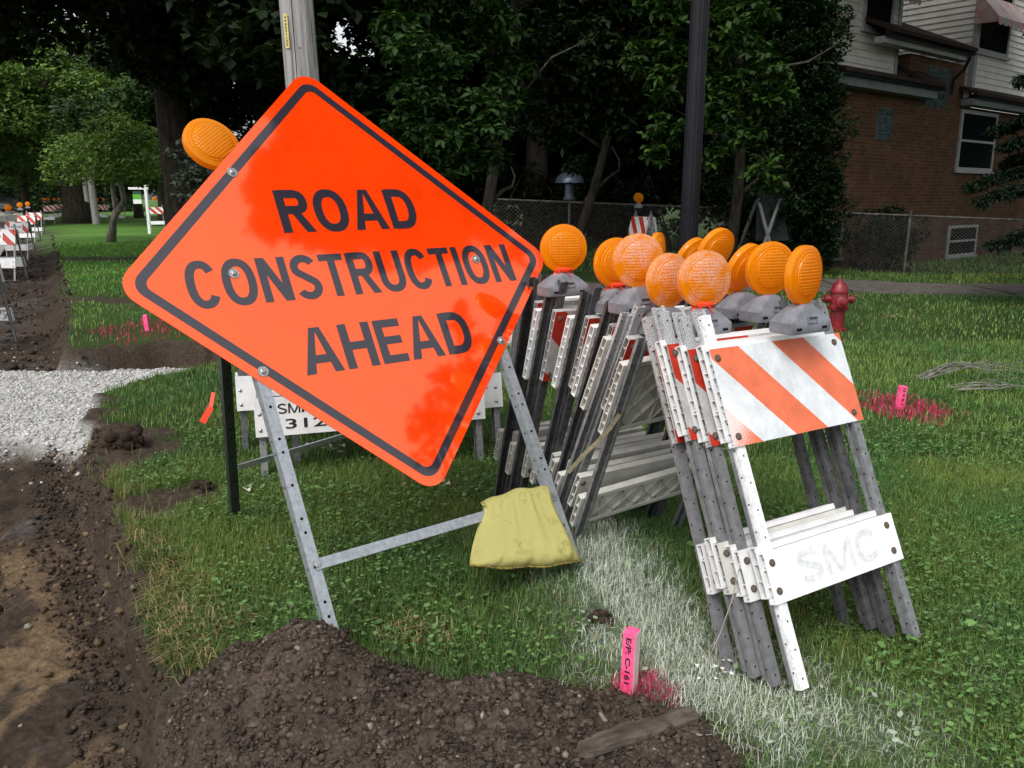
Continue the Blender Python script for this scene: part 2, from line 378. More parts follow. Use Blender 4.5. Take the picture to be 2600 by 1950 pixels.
def pile_h(x, y):
    n = fbm(x * 4, y * 4, 4, 101) - .5; n2 = fbm(x * 17, y * 17, 3, 103) - .5
    A = .270 * np.exp(-(((x + .62) / .37) ** 2 + ((y - 2.02) / .25) ** 2) ** 1.3)
    B = .19 * np.exp(-(((x + .30) / .50) ** 2 + ((y - 1.76) / .34) ** 2) ** 1.3)
    C_ = .058 * np.exp(-(((x - .24) / .38) ** 2 + ((y - 1.84) / .33) ** 2) ** 2)
    h = np.maximum(A, B) + .35 * np.minimum(A, B) + C_
    D = .06 * np.exp(-(((x - .0) / .25) ** 2 + ((y - 2.05) / .14) ** 2))
    h = h + D
    return h * (1 + n * .5) + n2 * .035 * sstep(0, .05, h) - .022
SW_P = [at(1262, 1150), at(1330, 1290), at(1420, 1400), at(1500, 1480), at(1650, 1540), at(1830, 1560)]
SW_R = [.14, .21, .26, .29, .28, .25]
SW_S = [.7, 1.0, 1.15, 1.25, .85, .6]
def white_m(x, y):
    k = 0 * x; n = (fbm(x * 10, y * 10, 4, 111) - .5) * 2.0
    for q in range(len(SW_P) - 1):
        a, b = SW_P[q], SW_P[q + 1]; dx, dy = b.x - a.x, b.y - a.y; t = np.clip(((x - a.x) * dx + (y - a.y) * dy) / (dx * dx + dy * dy), 0, 1)
        d = np.hypot(x - a.x - t * dx, y - a.y - t * dy); r = SW_R[q] * (1 - t) + SW_R[q + 1] * t; s_ = SW_S[q] * (1 - t) + SW_S[q + 1] * t
        k = np.maximum(k, np.exp(-((d / r + n * .5) ** 2)) * s_)
    for (a, b, r, s_) in ((2120, 1350, .09, .3), (2130, 1480, .12, .15)):
        p = at(a, b); k = np.maximum(k, np.exp(-((np.hypot(x - p.x, y - p.y) / r + n) ** 2)) * s_)
    return k
def axis(pieces):
    out = []
    for a, b, st in pieces: out += list(np.arange(a, b, st))
    return np.array(out + [pieces[-1][1]])
xs = axis([(-420, -120, 30), (-120, -40, 8), (-40, -16, 1.5), (-16, -6, .25), (-6, -3.2, .07), (-3.2, 1.8, .022), (1.8, 6, .12), (6, 16, .6), (16, 60, 6), (60, 420, 40)])
ys = axis([(-60, -4, 8), (-4, 1.2, .5), (1.2, 6, .024), (6, 9.6, .05), (9.6, 24, .2), (24, 60, 1.5), (60, 500, 20)])
X, Y = np.meshgrid(xs, ys); Z = ground_h(X, Y)
ROAD = lambda y: -1.0 - .5587 * y
def in_road(x, y): return sstep(.2, -.4, x - ROAD(y)) * sstep(15, 17.5, y)
Z = Z - .12 * in_road(X, Y)
nx, ny = len(xs), len(ys)
V = np.stack([X.ravel(), Y.ravel(), Z.ravel()], 1)
i = (np.arange(ny - 1)[:, None] * nx + np.arange(nx - 1)[None, :]).ravel()
F = np.stack([i, i + 1, i + nx + 1, i + nx], 1)
x, y = V[:, 0], V[:, 1]
ld = lawn_d(x, y); k = sstep(-.10, .02, ld)[:, None]; g_ = gravel_m(x, y)[:, None]; b_ = bare_m(x, y)[:, None]
clay = (sstep(.49, .57, fbm(x * 3.6 + 4, y * 1.1, 4, 81) + (fbm(x * 17, y * 9, 4, 83) - .5) * .34) * sstep(-.12, -.35, ld) * sstep(4.3, 3.6, y))[:, None]
grey = (sstep(.58, .66, fbm(x * 2.6, y * 1.2 + 9, 3, 91) + (fbm(x * 17, y * 9, 4, 85) - .5) * .3) * sstep(-.2, -.4, ld))[:, None]
dirt = np.array([.046, .034, .026]) * (1 + .5 * (fbm(x * 6, y * 6, 3, 95)[:, None] - .5) * 2)
dirt = dirt * (1 - clay) + np.array([.135, .092, .055]) * clay; dirt = dirt * (1 - grey) + np.array([.070, .066, .064]) * grey
dirt = dirt * (1 - sstep(20, 40, y)[:, None] * .0)
low = dirt * (1 - g_) + np.array([.42, .415, .40]) * g_ * (.8 + .4 * fbm(x * 3, y * 3, 3, 12)[:, None])
turf = np.array([.032, .056, .015]) * (1 + (fbm(x * .8, y * .8, 4, 15)[:, None] - .5) * 1.0)
farturf = np.array([.075, .165, .030]) * (.55 + .9 * fbm(x * .9, y * .9, 4, 17)[:, None]); ff = sstep(9, 24, y)[:, None] * sstep(0, -6, x)[:, None]
turf = turf * (1 - ff) + farturf * ff
turf = turf * (1 - b_) + np.array([.050, .037, .028]) * b_
turf = turf * (1 - .6 * np.clip(white_m(x, y), 0, 1)[:, None]) + np.array([.20, .22, .19]) * .6 * np.clip(white_m(x, y), 0, 1)[:, None]
under = (sstep(-.02, -.006, pile_h(x, y)) * (y < 2.9))[:, None]; turf = turf * (1 - under) + np.array([.055, .042, .033]) * under
colr = low * (1 - k) + turf * k
np_mesh('ground', V, F, M['ground'], col=colr, smooth=True); tag(bpy.data.objects['ground'], kind='structure')

# road far left and the concrete walk in front of the fence
def strip(name, pts, m, kind='structure'):
    mb = MB(); n = len(pts)
    for a, b in pts: mb.v += [tuple(a), tuple(b)]
    for q in range(n - 1): mb.f.append((2 * q, 2 * q + 1, 2 * q + 3, 2 * q + 2)); mb.mi.append(0)
    o = mb.build(name, m); return tag(o, kind=kind)
strip('road', [((ROAD(yy) - 11, yy, -.13 + .0002 * yy), (ROAD(yy) - .1, yy, -.13 + .0002 * yy)) for yy in (17.2, 20, 30, 45, 80, 150, 300, 480)], M['asphalt'])
mb = MB()
for q in range(34):
    xa = -3.5 + q * 1.22; n_ = 5
    zz = lambda x_, y_: gz(x_, y_) + .03
    pts = []
    for x_ in (xa, xa + 1.20):
        for y_ in (0, 1.45): pts.append((x_, walk_y(x_) + y_, .032 + .8 * float(rise(np.array([x_]), np.array([walk_y(x_) + y_]))[0]) + .006 * sin(q * 2.1)))
    b0 = len(mb.v); mb.v += pts + [(p[0], p[1], p[2] - .12) for p in pts]
    mb.f += [(b0, b0 + 2, b0 + 3, b0 + 1), (b0, b0 + 4, b0 + 6, b0 + 2)]; mb.mi += [0, 0]
tag(mb.build('sidewalk', M['concrete']), kind='structure')

# ------------------------------------------------------------------ DIRT PILE
px_ = np.arange(-1.25, .95, .0105); py_ = np.arange(.9, 2.75, .0105)
PX, PY = np.meshgrid(px_, py_); PH = pile_h(PX, PY); GZ = ground_h(PX, PY)
fine = (fbm(PX * 38, PY * 38, 4, 107) - .5) * .030
PZ = GZ + PH + fine; n1 = len(px_)
keep = PH > -.004
ii = (np.arange(len(py_) - 1)[:, None] * n1 + np.arange(n1 - 1)[None, :])
kk = keep[:-1, :-1] & keep[1:, :-1] & keep[:-1, 1:] & keep[1:, 1:]
F = np.stack([ii, ii + 1, ii + n1 + 1, ii + n1], 2)[kk]
used = np.unique(F); rm = np.zeros(PX.size, int); rm[used] = np.arange(len(used))
pc = np.array([.064, .048, .039]) * (1 + (fbm(PX.ravel()[used] * 5, PY.ravel()[used] * 5, 4, 109)[:, None] - .5) * .9)
pile_v = np.stack([PX.ravel(), PY.ravel(), PZ.ravel()], 1)[used]; pile_f = rm[F]
ICO_V, ICO_F = None, None
def ico():
    bm = bmesh.new(); bmesh.ops.create_icosphere(bm, subdivisions=1, radius=1); v = np.array([q.co[:] for q in bm.verts]); f = np.array([[q.index for q in fc.verts] for fc in bm.faces]); bm.free(); return v, f
ICO_V, ICO_F = ico()
def lumps(P, R, cols, squash=.8, jit=.42):
    n = len(P); a = rng.uniform(0, 2 * pi, n); b = rng.uniform(-1, 1, n)
    jv = ICO_V[None] * (1 + rng.uniform(-jit, jit, (n, len(ICO_V), 1)))
    jv = jv * rng.uniform(.7, 1.2, (n, 1, 3))
    ca, sa = np.cos(a)[:, None], np.sin(a)[:, None]; x = jv[..., 0] * ca - jv[..., 1] * sa; y = jv[..., 0] * sa + jv[..., 1] * ca
    cb, sb = np.cos(b)[:, None], np.sin(b)[:, None]; z = jv[..., 2] * cb - y * sb; y2 = jv[..., 2] * sb + y * cb
    Vv = np.stack([x, y2, z * squash], 2) * R[:, None, None] + P[:, None, :]
    Ff = (ICO_F[None] + (np.arange(n) * len(ICO_V))[:, None, None]).reshape(-1, 3)
    return Vv.reshape(-1, 3), Ff, np.repeat(cols, len(ICO_V), 0)
def scatter(n, x0, x1, y0, y1): return rng.uniform(x0, x1, n), rng.uniform(y0, y1, n)
n = 60000; ax, ay = scatter(n, -1.2, .9, 1.2, 2.7); ph = pile_h(ax, ay); prob = np.clip(ph / .03 + .25, 0, 1); ok = rng.uniform(0, 1, n) < prob
ax, ay, ph = ax[ok], ay[ok], ph[ok]; R = .0032 + .0135 * rng.power(.30, len(ax)) ** 1.9 * rng.uniform(.4, 1, len(ax))
az = ground_h(ax, ay) + np.maximum(ph, 0) + R * .25
tint = rng.uniform(.55, 1.55, (len(ax), 1)); cc = np.array([.068, .052, .042]) * tint
pale = rng.uniform(0, 1, len(ax)) < .03; cc[pale] = np.array([.17, .145, .12]) * tint[pale]
lv, lf, lc = lumps(np.stack([ax, ay, az], 1), R, cc, .75, .62)
pile = np_mesh('dirt_pile', np.concatenate([pile_v, lv]), [pile_f, lf + len(pile_v)], M['soil'], col=np.concatenate([pc, lc]))
tag(pile, 'crumbly dark brown heap of dug soil in front of the orange sign', 'dirt pile')

# loose clods and pebbles in the trench, white stones on the gravel
n = 110000; ax = rng.uniform(-4.8, -.3, n); ay = 1.2 + 4.6 * rng.power(1.3, n); ld = lawn_d(ax, ay)
ok = (ld < .02) & (rng.uniform(0, 1, n) < np.clip(.03 + .35 * np.exp(-((ld + .10) / .12) ** 2) + .22 * sstep(.52, .7, fbm(ax * 3, ay * 3, 3, 77)), 0, 1)) & (gravel_m(ax, ay) < .5)
ax, ay = ax[ok], ay[ok]; R = .003 + .020 * rng.power(.24, len(ax)) ** 2.6
cl = sstep(.47, .58, fbm(ax * 3.6 + 4, ay * 1.1, 4, 81))[:, None]
cc = (np.array([.045, .034, .027]) * (1 - cl) + np.array([.12, .085, .052]) * cl) * rng.uniform(.6, 1.5, (len(ax), 1))
pl = rng.uniform(0, 1, len(ax)) < .05; cc[pl] = np.array([.24, .21, .17]) * rng.uniform(.6, 1.3, (pl.sum(), 1))
lv, lf, lc = lumps(np.stack([ax, ay, ground_h(ax, ay) + R * .3], 1), R, cc)
n = 90000; bx = rng.uniform(-4.2, -.3, n); by = 1.2 + 6.8 * rng.power(1.2, n); ldb = lawn_d(bx, by); ok = (ldb < .03) & (ldb > -.30) & (gravel_m(bx, by) < .6); bx, by = bx[ok], by[ok]; Rb = .003 + .011 * rng.power(.3, len(bx)) ** 2
cb_ = np.array([.048, .036, .029]) * rng.uniform(.45, 1.6, (len(bx), 1)); l2v, l2f, l2c = lumps(np.stack([bx, by, ground_h(bx, by) + Rb * .8], 1), Rb, cb_, .8, .6); lf = np.concatenate([lf, l2f + len(lv)]); lv = np.concatenate([lv, l2v]); lc = np.concatenate([lc, l2c])
tag(np_mesh('soil_clods', lv, lf, M['soil'], col=lc), 'loose dark clods and small stones lying in the dug trench', 'soil clods', kind='stuff')
n = 110000; ax = rng.uniform(-7.5, 1.2, n); ay = rng.uniform(4.5, 9.6, n)
ok = (lawn_d(ax, ay) < -.03) & (rng.uniform(0, 1, n) < gravel_m(ax, ay) * .95 + .015); ax, ay = ax[ok], ay[ok]
R = .005 + .013 * rng.uniform(0, 1, len(ax)) ** 3; cc = np.array([.44, .435, .42]) * rng.uniform(.55, 1.2, (len(ax), 1))
lv, lf, lc = lumps(np.stack([ax, ay, ground_h(ax, ay) + R * .2], 1), R, cc)
tag(np_mesh('gravel', lv, lf, M['stones'], col=lc), 'pale crushed limestone gravel spread across the dug path', 'gravel', kind='stuff')
# turned clods of far trench
n = 9000; ay = rng.uniform(8, 34, n); ax = np.interp(ay, FE[:, 0], FE[:, 1]) - rng.uniform(-.2, 4.2, n)
ok = (lawn_d(ax, ay) < .05) & (ax > ROAD(ay) - .5 * 0 + 0); ax, ay = ax[ok], ay[ok]; R = .015 + .035 * rng.power(.4, len(ax)) ** 2
cc = np.array([.048, .036, .03]) * rng.uniform(.6, 1.9, (len(ax), 1))
lv, lf, lc = lumps(np.stack([ax, ay, ground_h(ax, ay) + R * .2], 1), R, cc)
tag(np_mesh('trench_clods', lv, lf, M['soil'], col=lc), 'larger clods along the trench beside the road far left', 'soil clods', kind='stuff')

# ------------------------------------------------------------------ GRASS
PK = [(at(1385, 1505), .07, .8), (at(1430, 1510), .055, .55), (at(1943, 882), .28, 1.0), (at(1905, 870), .2, .7), (at(318, 712), .5, 1.0), (at(345, 700), .4, .8), (at(318, 735), .35, .7), (at(1352, 1500), .04, .9)]
def pink_m(x, y):
    k = 0 * x; n = fbm(x * 12, y * 12, 3, 121) - .5
    for p, r, s_ in PK: k = np.maximum(k, np.exp(-((np.hypot(x - p.x, (y - p.y) * .8) / r + n * .9) ** 4)) * s_)
    return k
def blades(n, x0, x1, y0, y1, hmin, hmax, wd, seed, lean=.9, fov=True):
    r = np.random.default_rng(seed); y = y0 + (y1 - y0) * r.uniform(0, 1, n) ** .85; x = r.uniform(x0, x1, n)
    ok = np.abs(x) < .66 * y + .35; x, y = x[ok], y[ok]
    bare = bare_m(x, y); ld = lawn_d(x, y); ph = np.where((y < 2.8), pile_h(x, y), -1)
    wk = (y > walk_y(x) - .06) & (y < walk_y(x) + 1.5) & (x > -3.6)
    dens = (.55 + .9 * fbm(x * 3, y * 3, 3, 131)) * (1 - bare * .97)
    ok = (ld > .0) & (ph < .003) & ~wk & (r.uniform(0, 1, len(x)) < dens); x, y = x[ok], y[ok]; m_ = len(x)
    z = ground_h(x, y); hh = r.uniform(hmin, hmax, m_) * (.7 + .6 * fbm(x * 2.5, y * 2.5, 2, 141)); edge = sstep(.28, .02, lawn_d(x, y)) * (y < 5); hh = hh * (1 + .7 * edge)
    a = r.uniform(0, 2 * pi, m_); L = hh * r.uniform(.1, lean, m_); ww = wd * r.uniform(.6, 1.3, m_)
    dx, dy = np.cos(a), np.sin(a); sx, sy = -dy * ww / 2, dx * ww / 2
    P = np.stack([x, y, z - .004], 1); side = np.stack([sx, sy, 0 * sx], 1); d = np.stack([dx, dy, 0 * dx], 1); up = np.array([0, 0, 1.])
    m1 = P + d * (L * .30)[:, None] + up * (hh * .60)[:, None]; t = P + d * L[:, None] + up * (hh * np.sqrt(np.clip(1 - (L / hh) ** 2 * .5, .2, 1)))[:, None]
    Vv = np.stack([P - side, P + side, m1 + side * .8, m1 - side * .8, t], 1).reshape(-1, 3); b = (np.arange(m_) * 5)[:, None]
    Q = b + np.array([[0, 1, 2, 3]]); T = b + np.array([[3, 2, 4]])
    base = np.array([.108, .184, .046]) * (1 + .25 * sstep(0, 3, x)[:, None]); v_ = r.uniform(.55, 1.45, (m_, 1)); c = base * v_
    yl = (fbm(x * 1.7, y * 1.7, 3, 151) - .52)[:, None] * 1.5; c = c * (1 + np.clip(yl, -.5, .9) * np.array([.9, .35, .1]))
    dry = r.uniform(0, 1, m_) < (.05 + .45 * edge * .8); c[dry] = np.array([.26, .20, .095]) * v_[dry]
    fm = sstep(8, 13, y)[:, None] * sstep(-3, -6, x)[:, None]; c = c * (1 + fm * np.array([.2, .55, .1]))
    wm = white_m(x, y) * (1 if y1 < 9 else 0); kw = r.uniform(0, 1, m_) < wm * .98; f = (r.uniform(.35, 1, m_) * kw * np.clip(wm + .25, 0, 1))[:, None]
    c = c * (1 - f) + np.array([.74, .76, .74]) * f
    pm = pink_m(x, y); kp = (r.uniform(0, 1, m_) < pm * 1.2); c[kp] = np.array([.56, .045, .13]) * r.uniform(.5, 1.3, (kp.sum(), 1))
    return Vv, Q, T, np.repeat(c, 5, 0)
def leaves_low(n, x0, x1, y0, y1, seed):
    """clover and plantain leaflets among the grass"""
    r = np.random.default_rng(seed); x = r.uniform(x0, x1, n); y = r.uniform(y0, y1, n)
    ok = np.abs(x) < .66 * y + .3; x, y = x[ok], y[ok]
    dens = sstep(.46, .68, fbm(x * 1.8 + 7, y * 1.8, 3, 161)) * .6 + .06; dens = np.maximum(dens, .9 * sstep(.8, 1.4, x) * sstep(4.2, 2, y))
    ok = (lawn_d(x, y) > .05) & (np.where(y < 2.8, pile_h(x, y), -1) < -.01) & (r.uniform(0, 1, len(x)) < dens) & (bare_m(x, y) < .3); x, y = x[ok], y[ok]; m_ = len(x)
    z = ground_h(x, y) + r.uniform(.015, .06, m_); rad = r.uniform(.0035, .0085, m_); big = r.uniform(0, 1, m_) < .03; rad[big] *= 1.8
    a = r.uniform(0, 2 * pi, m_); tx, ty = r.uniform(-.5, .5, m_), r.uniform(-.5, .5, m_); Vs = []
    for q in range(6):
        an = a + q * pi / 3; rr = rad * (1.0 if q % 3 else 1.35); ox, oy = np.cos(an) * rr, np.sin(an) * rr * .85
        Vs.append(np.stack([x + ox, y + oy, z + ox * tx + oy * ty], 1))
    Vv = np.stack(Vs, 1).reshape(-1, 3); Fh = (np.arange(m_) * 6)[:, None] + np.arange(6)[None]
    c = np.array([.098, .185, .055]) * r.uniform(.5, 1.6, (m_, 1)); wm = white_m(x, y); f = ((r.uniform(0, 1, m_) < wm) * (wm > .45) * r.uniform(.15, .55, m_))[:, None]; c = c * (1 - f) + np.array([.62, .65, .62]) * f
    rare = r.uniform(0, 1, m_) < .008; c[rare] = np.array([.26, .22, .15])
    return Vv, Fh, np.repeat(c, 6, 0)
def grass_obj(name, parts, label):
    Vv = []; Q = []; T = []; Hx = []; C = []; b = 0
    for p in parts:
        if len(p) == 4: Vv.append(p[0]); Q.append(p[1] + b); T.append(p[2] + b); C.append(p[3])
        else: Vv.append(p[0]); Hx.append(p[1] + b); C.append(p[2])
        b += len(p[0])
    Fs = [np.concatenate(q) for q in (Q, T, Hx) if q]
    tag(np_mesh(name, np.concatenate(Vv), Fs, M['grass'], col=np.concatenate(C)), label, 'grass', kind='stuff')
grass_obj('grass', [blades(330000, -3, 3.2, 1.3, 4.4, .02, .058, .0024, 1, 1.3), blades(90000, -4, 5.2, 4.2, 8.3, .03, .065, .005, 2), leaves_low(95000, -3, 3.2, 1.4, 5.0, 5), leaves_low(26000, -4, 5, 5, 8, 6)], 'short green lawn grass and clover around the barricades and sign')
grass_obj('far_grass', [blades(90000, -17, 14, 8.0, 16, .03, .07, .009, 3), blades(60000, -24, 16, 15, 27, .04, .08, .018, 4)], 'lawn grass farther back beyond the gravel and along the sidewalk')
# longer dry tufts hanging over the trench edge
def tufts(pts, n, h, seed, spread=.05):
    r = np.random.default_rng(seed); parts = []
    for p in pts:
        x = p[0] + r.normal(0, spread, n); y = p[1] + r.normal(0, spread, n); z = ground_h(x, y) + np.maximum(np.where(y < 2.8, pile_h(x, y), 0), 0) - .005; a = r.uniform(0, 2 * pi, n)
        a = np.where(r.uniform(0, 1, n) < .6, pi + r.normal(0, .8, n), a); hh = h * r.uniform(.4, 1.2, n); L = hh * r.uniform(.4, 1.4, n)
        dx, dy = np.cos(a), np.sin(a); w_ = .0022; side = np.stack([-dy * w_, dx * w_, 0 * dx], 1); P = np.stack([x, y, z], 1); d = np.stack([dx, dy, 0 * dx], 1)
        m1 = P + d * (L * .4)[:, None] + np.array([0, 0, 1.]) * (hh * .7)[:, None]; t = P + d * L[:, None] + np.array([0, 0, 1.]) * (hh * .55)[:, None]
        Vv = np.stack([P - side, P + side, m1 + side * .8, m1 - side * .8, t], 1).reshape(-1, 3); b = (np.arange(n) * 5)[:, None]
        c = np.where((r.uniform(0, 1, n) < .45)[:, None], np.array([.30, .24, .12]), np.array([.07, .12, .03])) * r.uniform(.6, 1.3, (n, 1)); parts.append((Vv, b + np.array([[0, 1, 2, 3]]), b + np.array([[3, 2, 4]]), np.repeat(c, 5, 0)))
    return parts
edge_pts = [(at(a, b).x + .04, at(a, b).y) for a, b in ((405, 1430), (385, 1390), (365, 1350), (355, 1310), (340, 1270), (325, 1230), (300, 1180), (395, 1410), (375, 1370))]
grass_obj('edge_tufts', tufts(edge_pts, 260, .085, 8, .045) + tufts([(at(930, 1400).x, at(930, 1400).y), (at(480, 1390).x, at(480, 1390).y), (at(520, 1360).x, at(520, 1360).y), (at(890, 1385).x, at(890, 1385).y)], 160, .07, 9, .04), 'long half dry grass tufts hanging over the trench edge')

GW = dict(R=.70, O=.76, A=.80, D=.70, C=.70, N=.70, S=.66, T=.62, U=.70, I=.19, H=.70, E=.60, M=.86)
GW[' '] = .35; GW['.'] = .16
def sign_letters(txt, x0, x1, zc, h, st, m=None, y=-.0009):
    gap = .09; tw = sum(GW[c] for c in txt) + gap * (len(txt) - 1); kx = (x1 - x0) / h / tw; mb = MB(); cx_ = 0; cnt = [0]
    def put(pts, faces, ox):
        cnt[0] += 1; yo = y - .00002 * (cnt[0] % 6); mb.add([(x0 + (ox + px) * h, yo, zc + (pz - .5) * h) for px, pz in pts], faces)
    def rib(path, ox, closed=False, th=st):
        n = len(path); L_, R_ = [], []
        for i_ in range(n):
            a = path[i_ - 1] if (i_ or closed) else path[0]; b = path[(i_ + 1) % n] if (i_ < n - 1 or closed) else path[-1]
            dx, dz = b[0] - a[0], b[1] - a[1]; q = math.hypot(dx, dz) or 1; nx_, nz_ = -dz / q * th / 2, dx / q * th / 2
            L_.append((path[i_][0] + nx_, path[i_][1] + nz_)); R_.append((path[i_][0] - nx_, path[i_][1] - nz_))
        m_ = n if closed else n - 1; put(L_ + R_, [(k, n + k, n + (k + 1) % n, (k + 1) % n) for k in range(m_)], ox)
    def arc(cx1, cz1, rx, rz, a0, a1, n=22, e=.86):
        out = []
        for k in range(n + 1):
            a = radians(a0 + (a1 - a0) * k / n); c_, s_ = cos(a), sin(a); out.append((cx1 + rx * math.copysign(abs(c_) ** e, c_), cz1 + rz * math.copysign(abs(s_) ** e, s_)))
        return out
    def poly(pts, ox): put(pts, [tuple(range(len(pts)))[::-1]], ox)
    def bar(a, b, c, d, ox): poly([(a, c), (a, d), (b, d), (b, c)], ox)
    for ch in txt:
        w_ = GW[ch] * kx; t = st; ht = st * .92; ox = cx_
        if ch == 'O': rib(arc(w_ / 2, .5, w_ / 2 - t / 2, .5 - ht / 2 + .012, 0, 360, 44)[:-1], ox, True)
        if ch == 'C': rib(arc(w_ / 2, .5, w_ / 2 - t / 2, .5 - ht / 2 + .012, 34, 326, 36), ox)
        if ch == 'U': rib([(t / 2, 1)] + arc(w_ / 2, .36, w_ / 2 - t / 2, .36 - ht / 2 + .01, 180, 360, 22) + [(w_ - t / 2, 1)], ox)
        if ch == 'D': bar(0, t, 0, 1, ox); rib([(t * .5, 1 - ht / 2), (w_ * .45, 1 - ht / 2)] + arc(w_ * .45, .5, w_ * .55 - t / 2, .5 - ht / 2, 88, -88, 22) + [(w_ * .45, ht / 2), (t * .5, ht / 2)], ox)
        if ch == 'R': bar(0, t, 0, 1, ox); rib([(t * .5, 1 - ht / 2), (w_ * .58, 1 - ht / 2)] + arc(w_ * .58, .72, w_ * .39 - t / 2, .28 - ht / 2, 88, -88, 16) + [(w_ * .58, .44 + ht / 2), (t * .5, .44 + ht / 2)], ox); poly([(w_ * .40, .46), (w_ * .40 + t * 1.05, .46), (w_ + t * .10, 0), (w_ - t * 1.02, 0)], ox)
        if ch == 'A': poly([(0, 0), (w_ / 2 - t * .58, 1), (w_ / 2 + t * .1, 1), (t * 1.06, 0)], ox); poly([(w_ - t * 1.06, 0), (w_ / 2 - t * .1, 1), (w_ / 2 + t * .58, 1), (w_, 0)], ox); bar(w_ * .2, w_ * .8, .22, .22 + ht, ox)
        if ch == 'N': bar(0, t, 0, 1, ox); bar(w_ - t, w_, 0, 1, ox); poly([(0, 1), (t * 1.1, 1), (w_, 0), (w_ - t * 1.1, 0)], ox)
        if ch == '.': bar(0, w_, 0, ht, ox)
        if ch == 'M': bar(0, t, 0, 1, ox); bar(w_ - t, w_, 0, 1, ox); poly([(0, 1), (t * 1.1, 1), (w_ / 2 + t * .45, 0), (w_ / 2 - t * .5, 0)], ox); poly([(w_ - t * 1.1, 1), (w_, 1), (w_ / 2 + t * .5, 0), (w_ / 2 - t * .45, 0)], ox)
        if ch == 'H': bar(0, t, 0, 1, ox); bar(w_ - t, w_, 0, 1, ox); bar(t * .5, w_ - t * .5, .5 - ht / 2, .5 + ht / 2, ox)
        if ch == 'E': bar(0, t, 0, 1, ox); bar(t * .5, w_, 1 - ht, 1, ox); bar(t * .5, w_, 0, ht, ox); bar(t * .5, w_ * .93, .52 - ht / 2, .52 + ht / 2, ox)
        if ch == 'T': bar(0, w_, 1 - ht, 1, ox); bar(w_ / 2 - t / 2, w_ / 2 + t / 2, 0, 1 - ht * .5, ox)
        if ch == 'I': bar(0, w_, 0, 1, ox)
        if ch == 'S': rib(arc(w_ / 2, .735, w_ / 2 - t / 2, .265 - ht / 2 + .012, 25, 215, 20, 1) + arc(w_ / 2, .265, w_ / 2 - t / 2, .265 - ht / 2 + .012, 35, -155, 20, 1), ox)
        cx_ += w_ + gap * kx
    return mb.mesh('lettering', m or M['signblack'])
# ------------------------------------------------------------------ BARRICADES (each: Empty > panels, legs, bolts, warning lights)
RV = Vector((.848, .530, 0)); BV = Vector((-.530, .848, 0)); YAW = math.atan2(.530, .848)
W = .61; LEG_L = 1.135; TH = .026
def board_mesh(w, h, name, th=TH, ribs=True):
    """hollow moulded board: skin at Y=0, ribs behind it (Y>0)"""
    mb = MB(); mb.box((0, 0, 0), (w, .004, h))
    if not ribs: mb.box((.0, .0045, 0), (w, th, h)); return mb.mesh(name, M['board'])
    for (a, b) in (((0, .0042, 0), (w, th, .004)), ((0, .0042, h - .004), (w, th, h)), ((0, th - .0035, .0045), (w, th + .0005, .018)), ((0, th - .0035, h - .018), (w, th + .0005, h - .0045))): mb.box(a, b)
    for x_ in (0, w - .013): mb.box((x_, th - .003, .0185), (x_ + .013, th + .0002, h - .0185))
    nr = max(2, round(h / .045))
    for q in range(1, nr): mb.box((.002, .0043, h * q / nr - .0015), (w - .002, th - .0045, h * q / nr + .0015)) if (q * 2 == nr or False) else None
    for q in range(1, nr):
        zc = h * q / nr
        for x_ in (0.002, w - .05): mb.box((x_, .0044, zc - .0014), (x_ + .048, th - .0046, zc + .0014))
    st = .098
    def clip(p, q):
        (x0, z0), (x1, z1) = p, q; out = []
        t0, t1 = 0, 1; dx, dz = x1 - x0, z1 - z0
        for pp, qq in ((-dx, x0 - .01), (dx, w - .01 - x0), (-dz, z0 - .005), (dz, h - .005 - z0)):
            if pp == 0:
                if qq < 0: return None
            else:
                r = qq / pp
                if pp < 0: t0 = max(t0, r)
                else: t1 = min(t1, r)
        return None if t0 >= t1 else ((x0 + t0 * dx, z0 + t0 * dz), (x0 + t1 * dx, z0 + t1 * dz))
    kx = -4; 
    for kx in range(-6, int(w / st) + 3):
        for s_ in (1, -1):
            c = clip((kx * st, 0 if s_ > 0 else h), (kx * st + h * 1.0, h if s_ > 0 else 0))
            if c: mb.bar((c[0][0], .0125 + s_ * .0006, c[0][1]), (c[1][0], .0125 + s_ * .0006, c[1][1]), .015, .0028, up=(0, 1, 0)) if False else _rib(mb, c, s_)
    for kx in range(1, int(w / st) + 1):
        mb.box((kx * st - .0012, .0046, .0048), (kx * st + .0012, th - .006, h - .0048))
    return mb.mesh(name, M['board'])
def _rib(mb, c, s_):
    (x0, z0), (x1, z1) = c; L = math.hypot(x1 - x0, z1 - z0); nx_, nz_ = -(z1 - z0) / L * .0013, (x1 - x0) / L * .0013; y0, y1 = .0047 + s_ * .0003, TH - .005 + s_ * .0003
    v = [(x0 + nx_, y0, z0 + nz_), (x0 - nx_, y0, z0 - nz_), (x1 - nx_, y0, z1 - nz_), (x1 + nx_, y0, z1 + nz_)]; v += [(a, y1, b) for a, _, b in v]
    mb.add(v, [(0, 1, 2, 3), (7, 6, 5, 4), (0, 4, 5, 1), (1, 5, 6, 2), (2, 6, 7, 3), (3, 7, 4, 0)])
UP_BOARD = board_mesh(W, .305, 'upper_panel'); LOW_BOARD = board_mesh(W, .152, 'lower_panel')
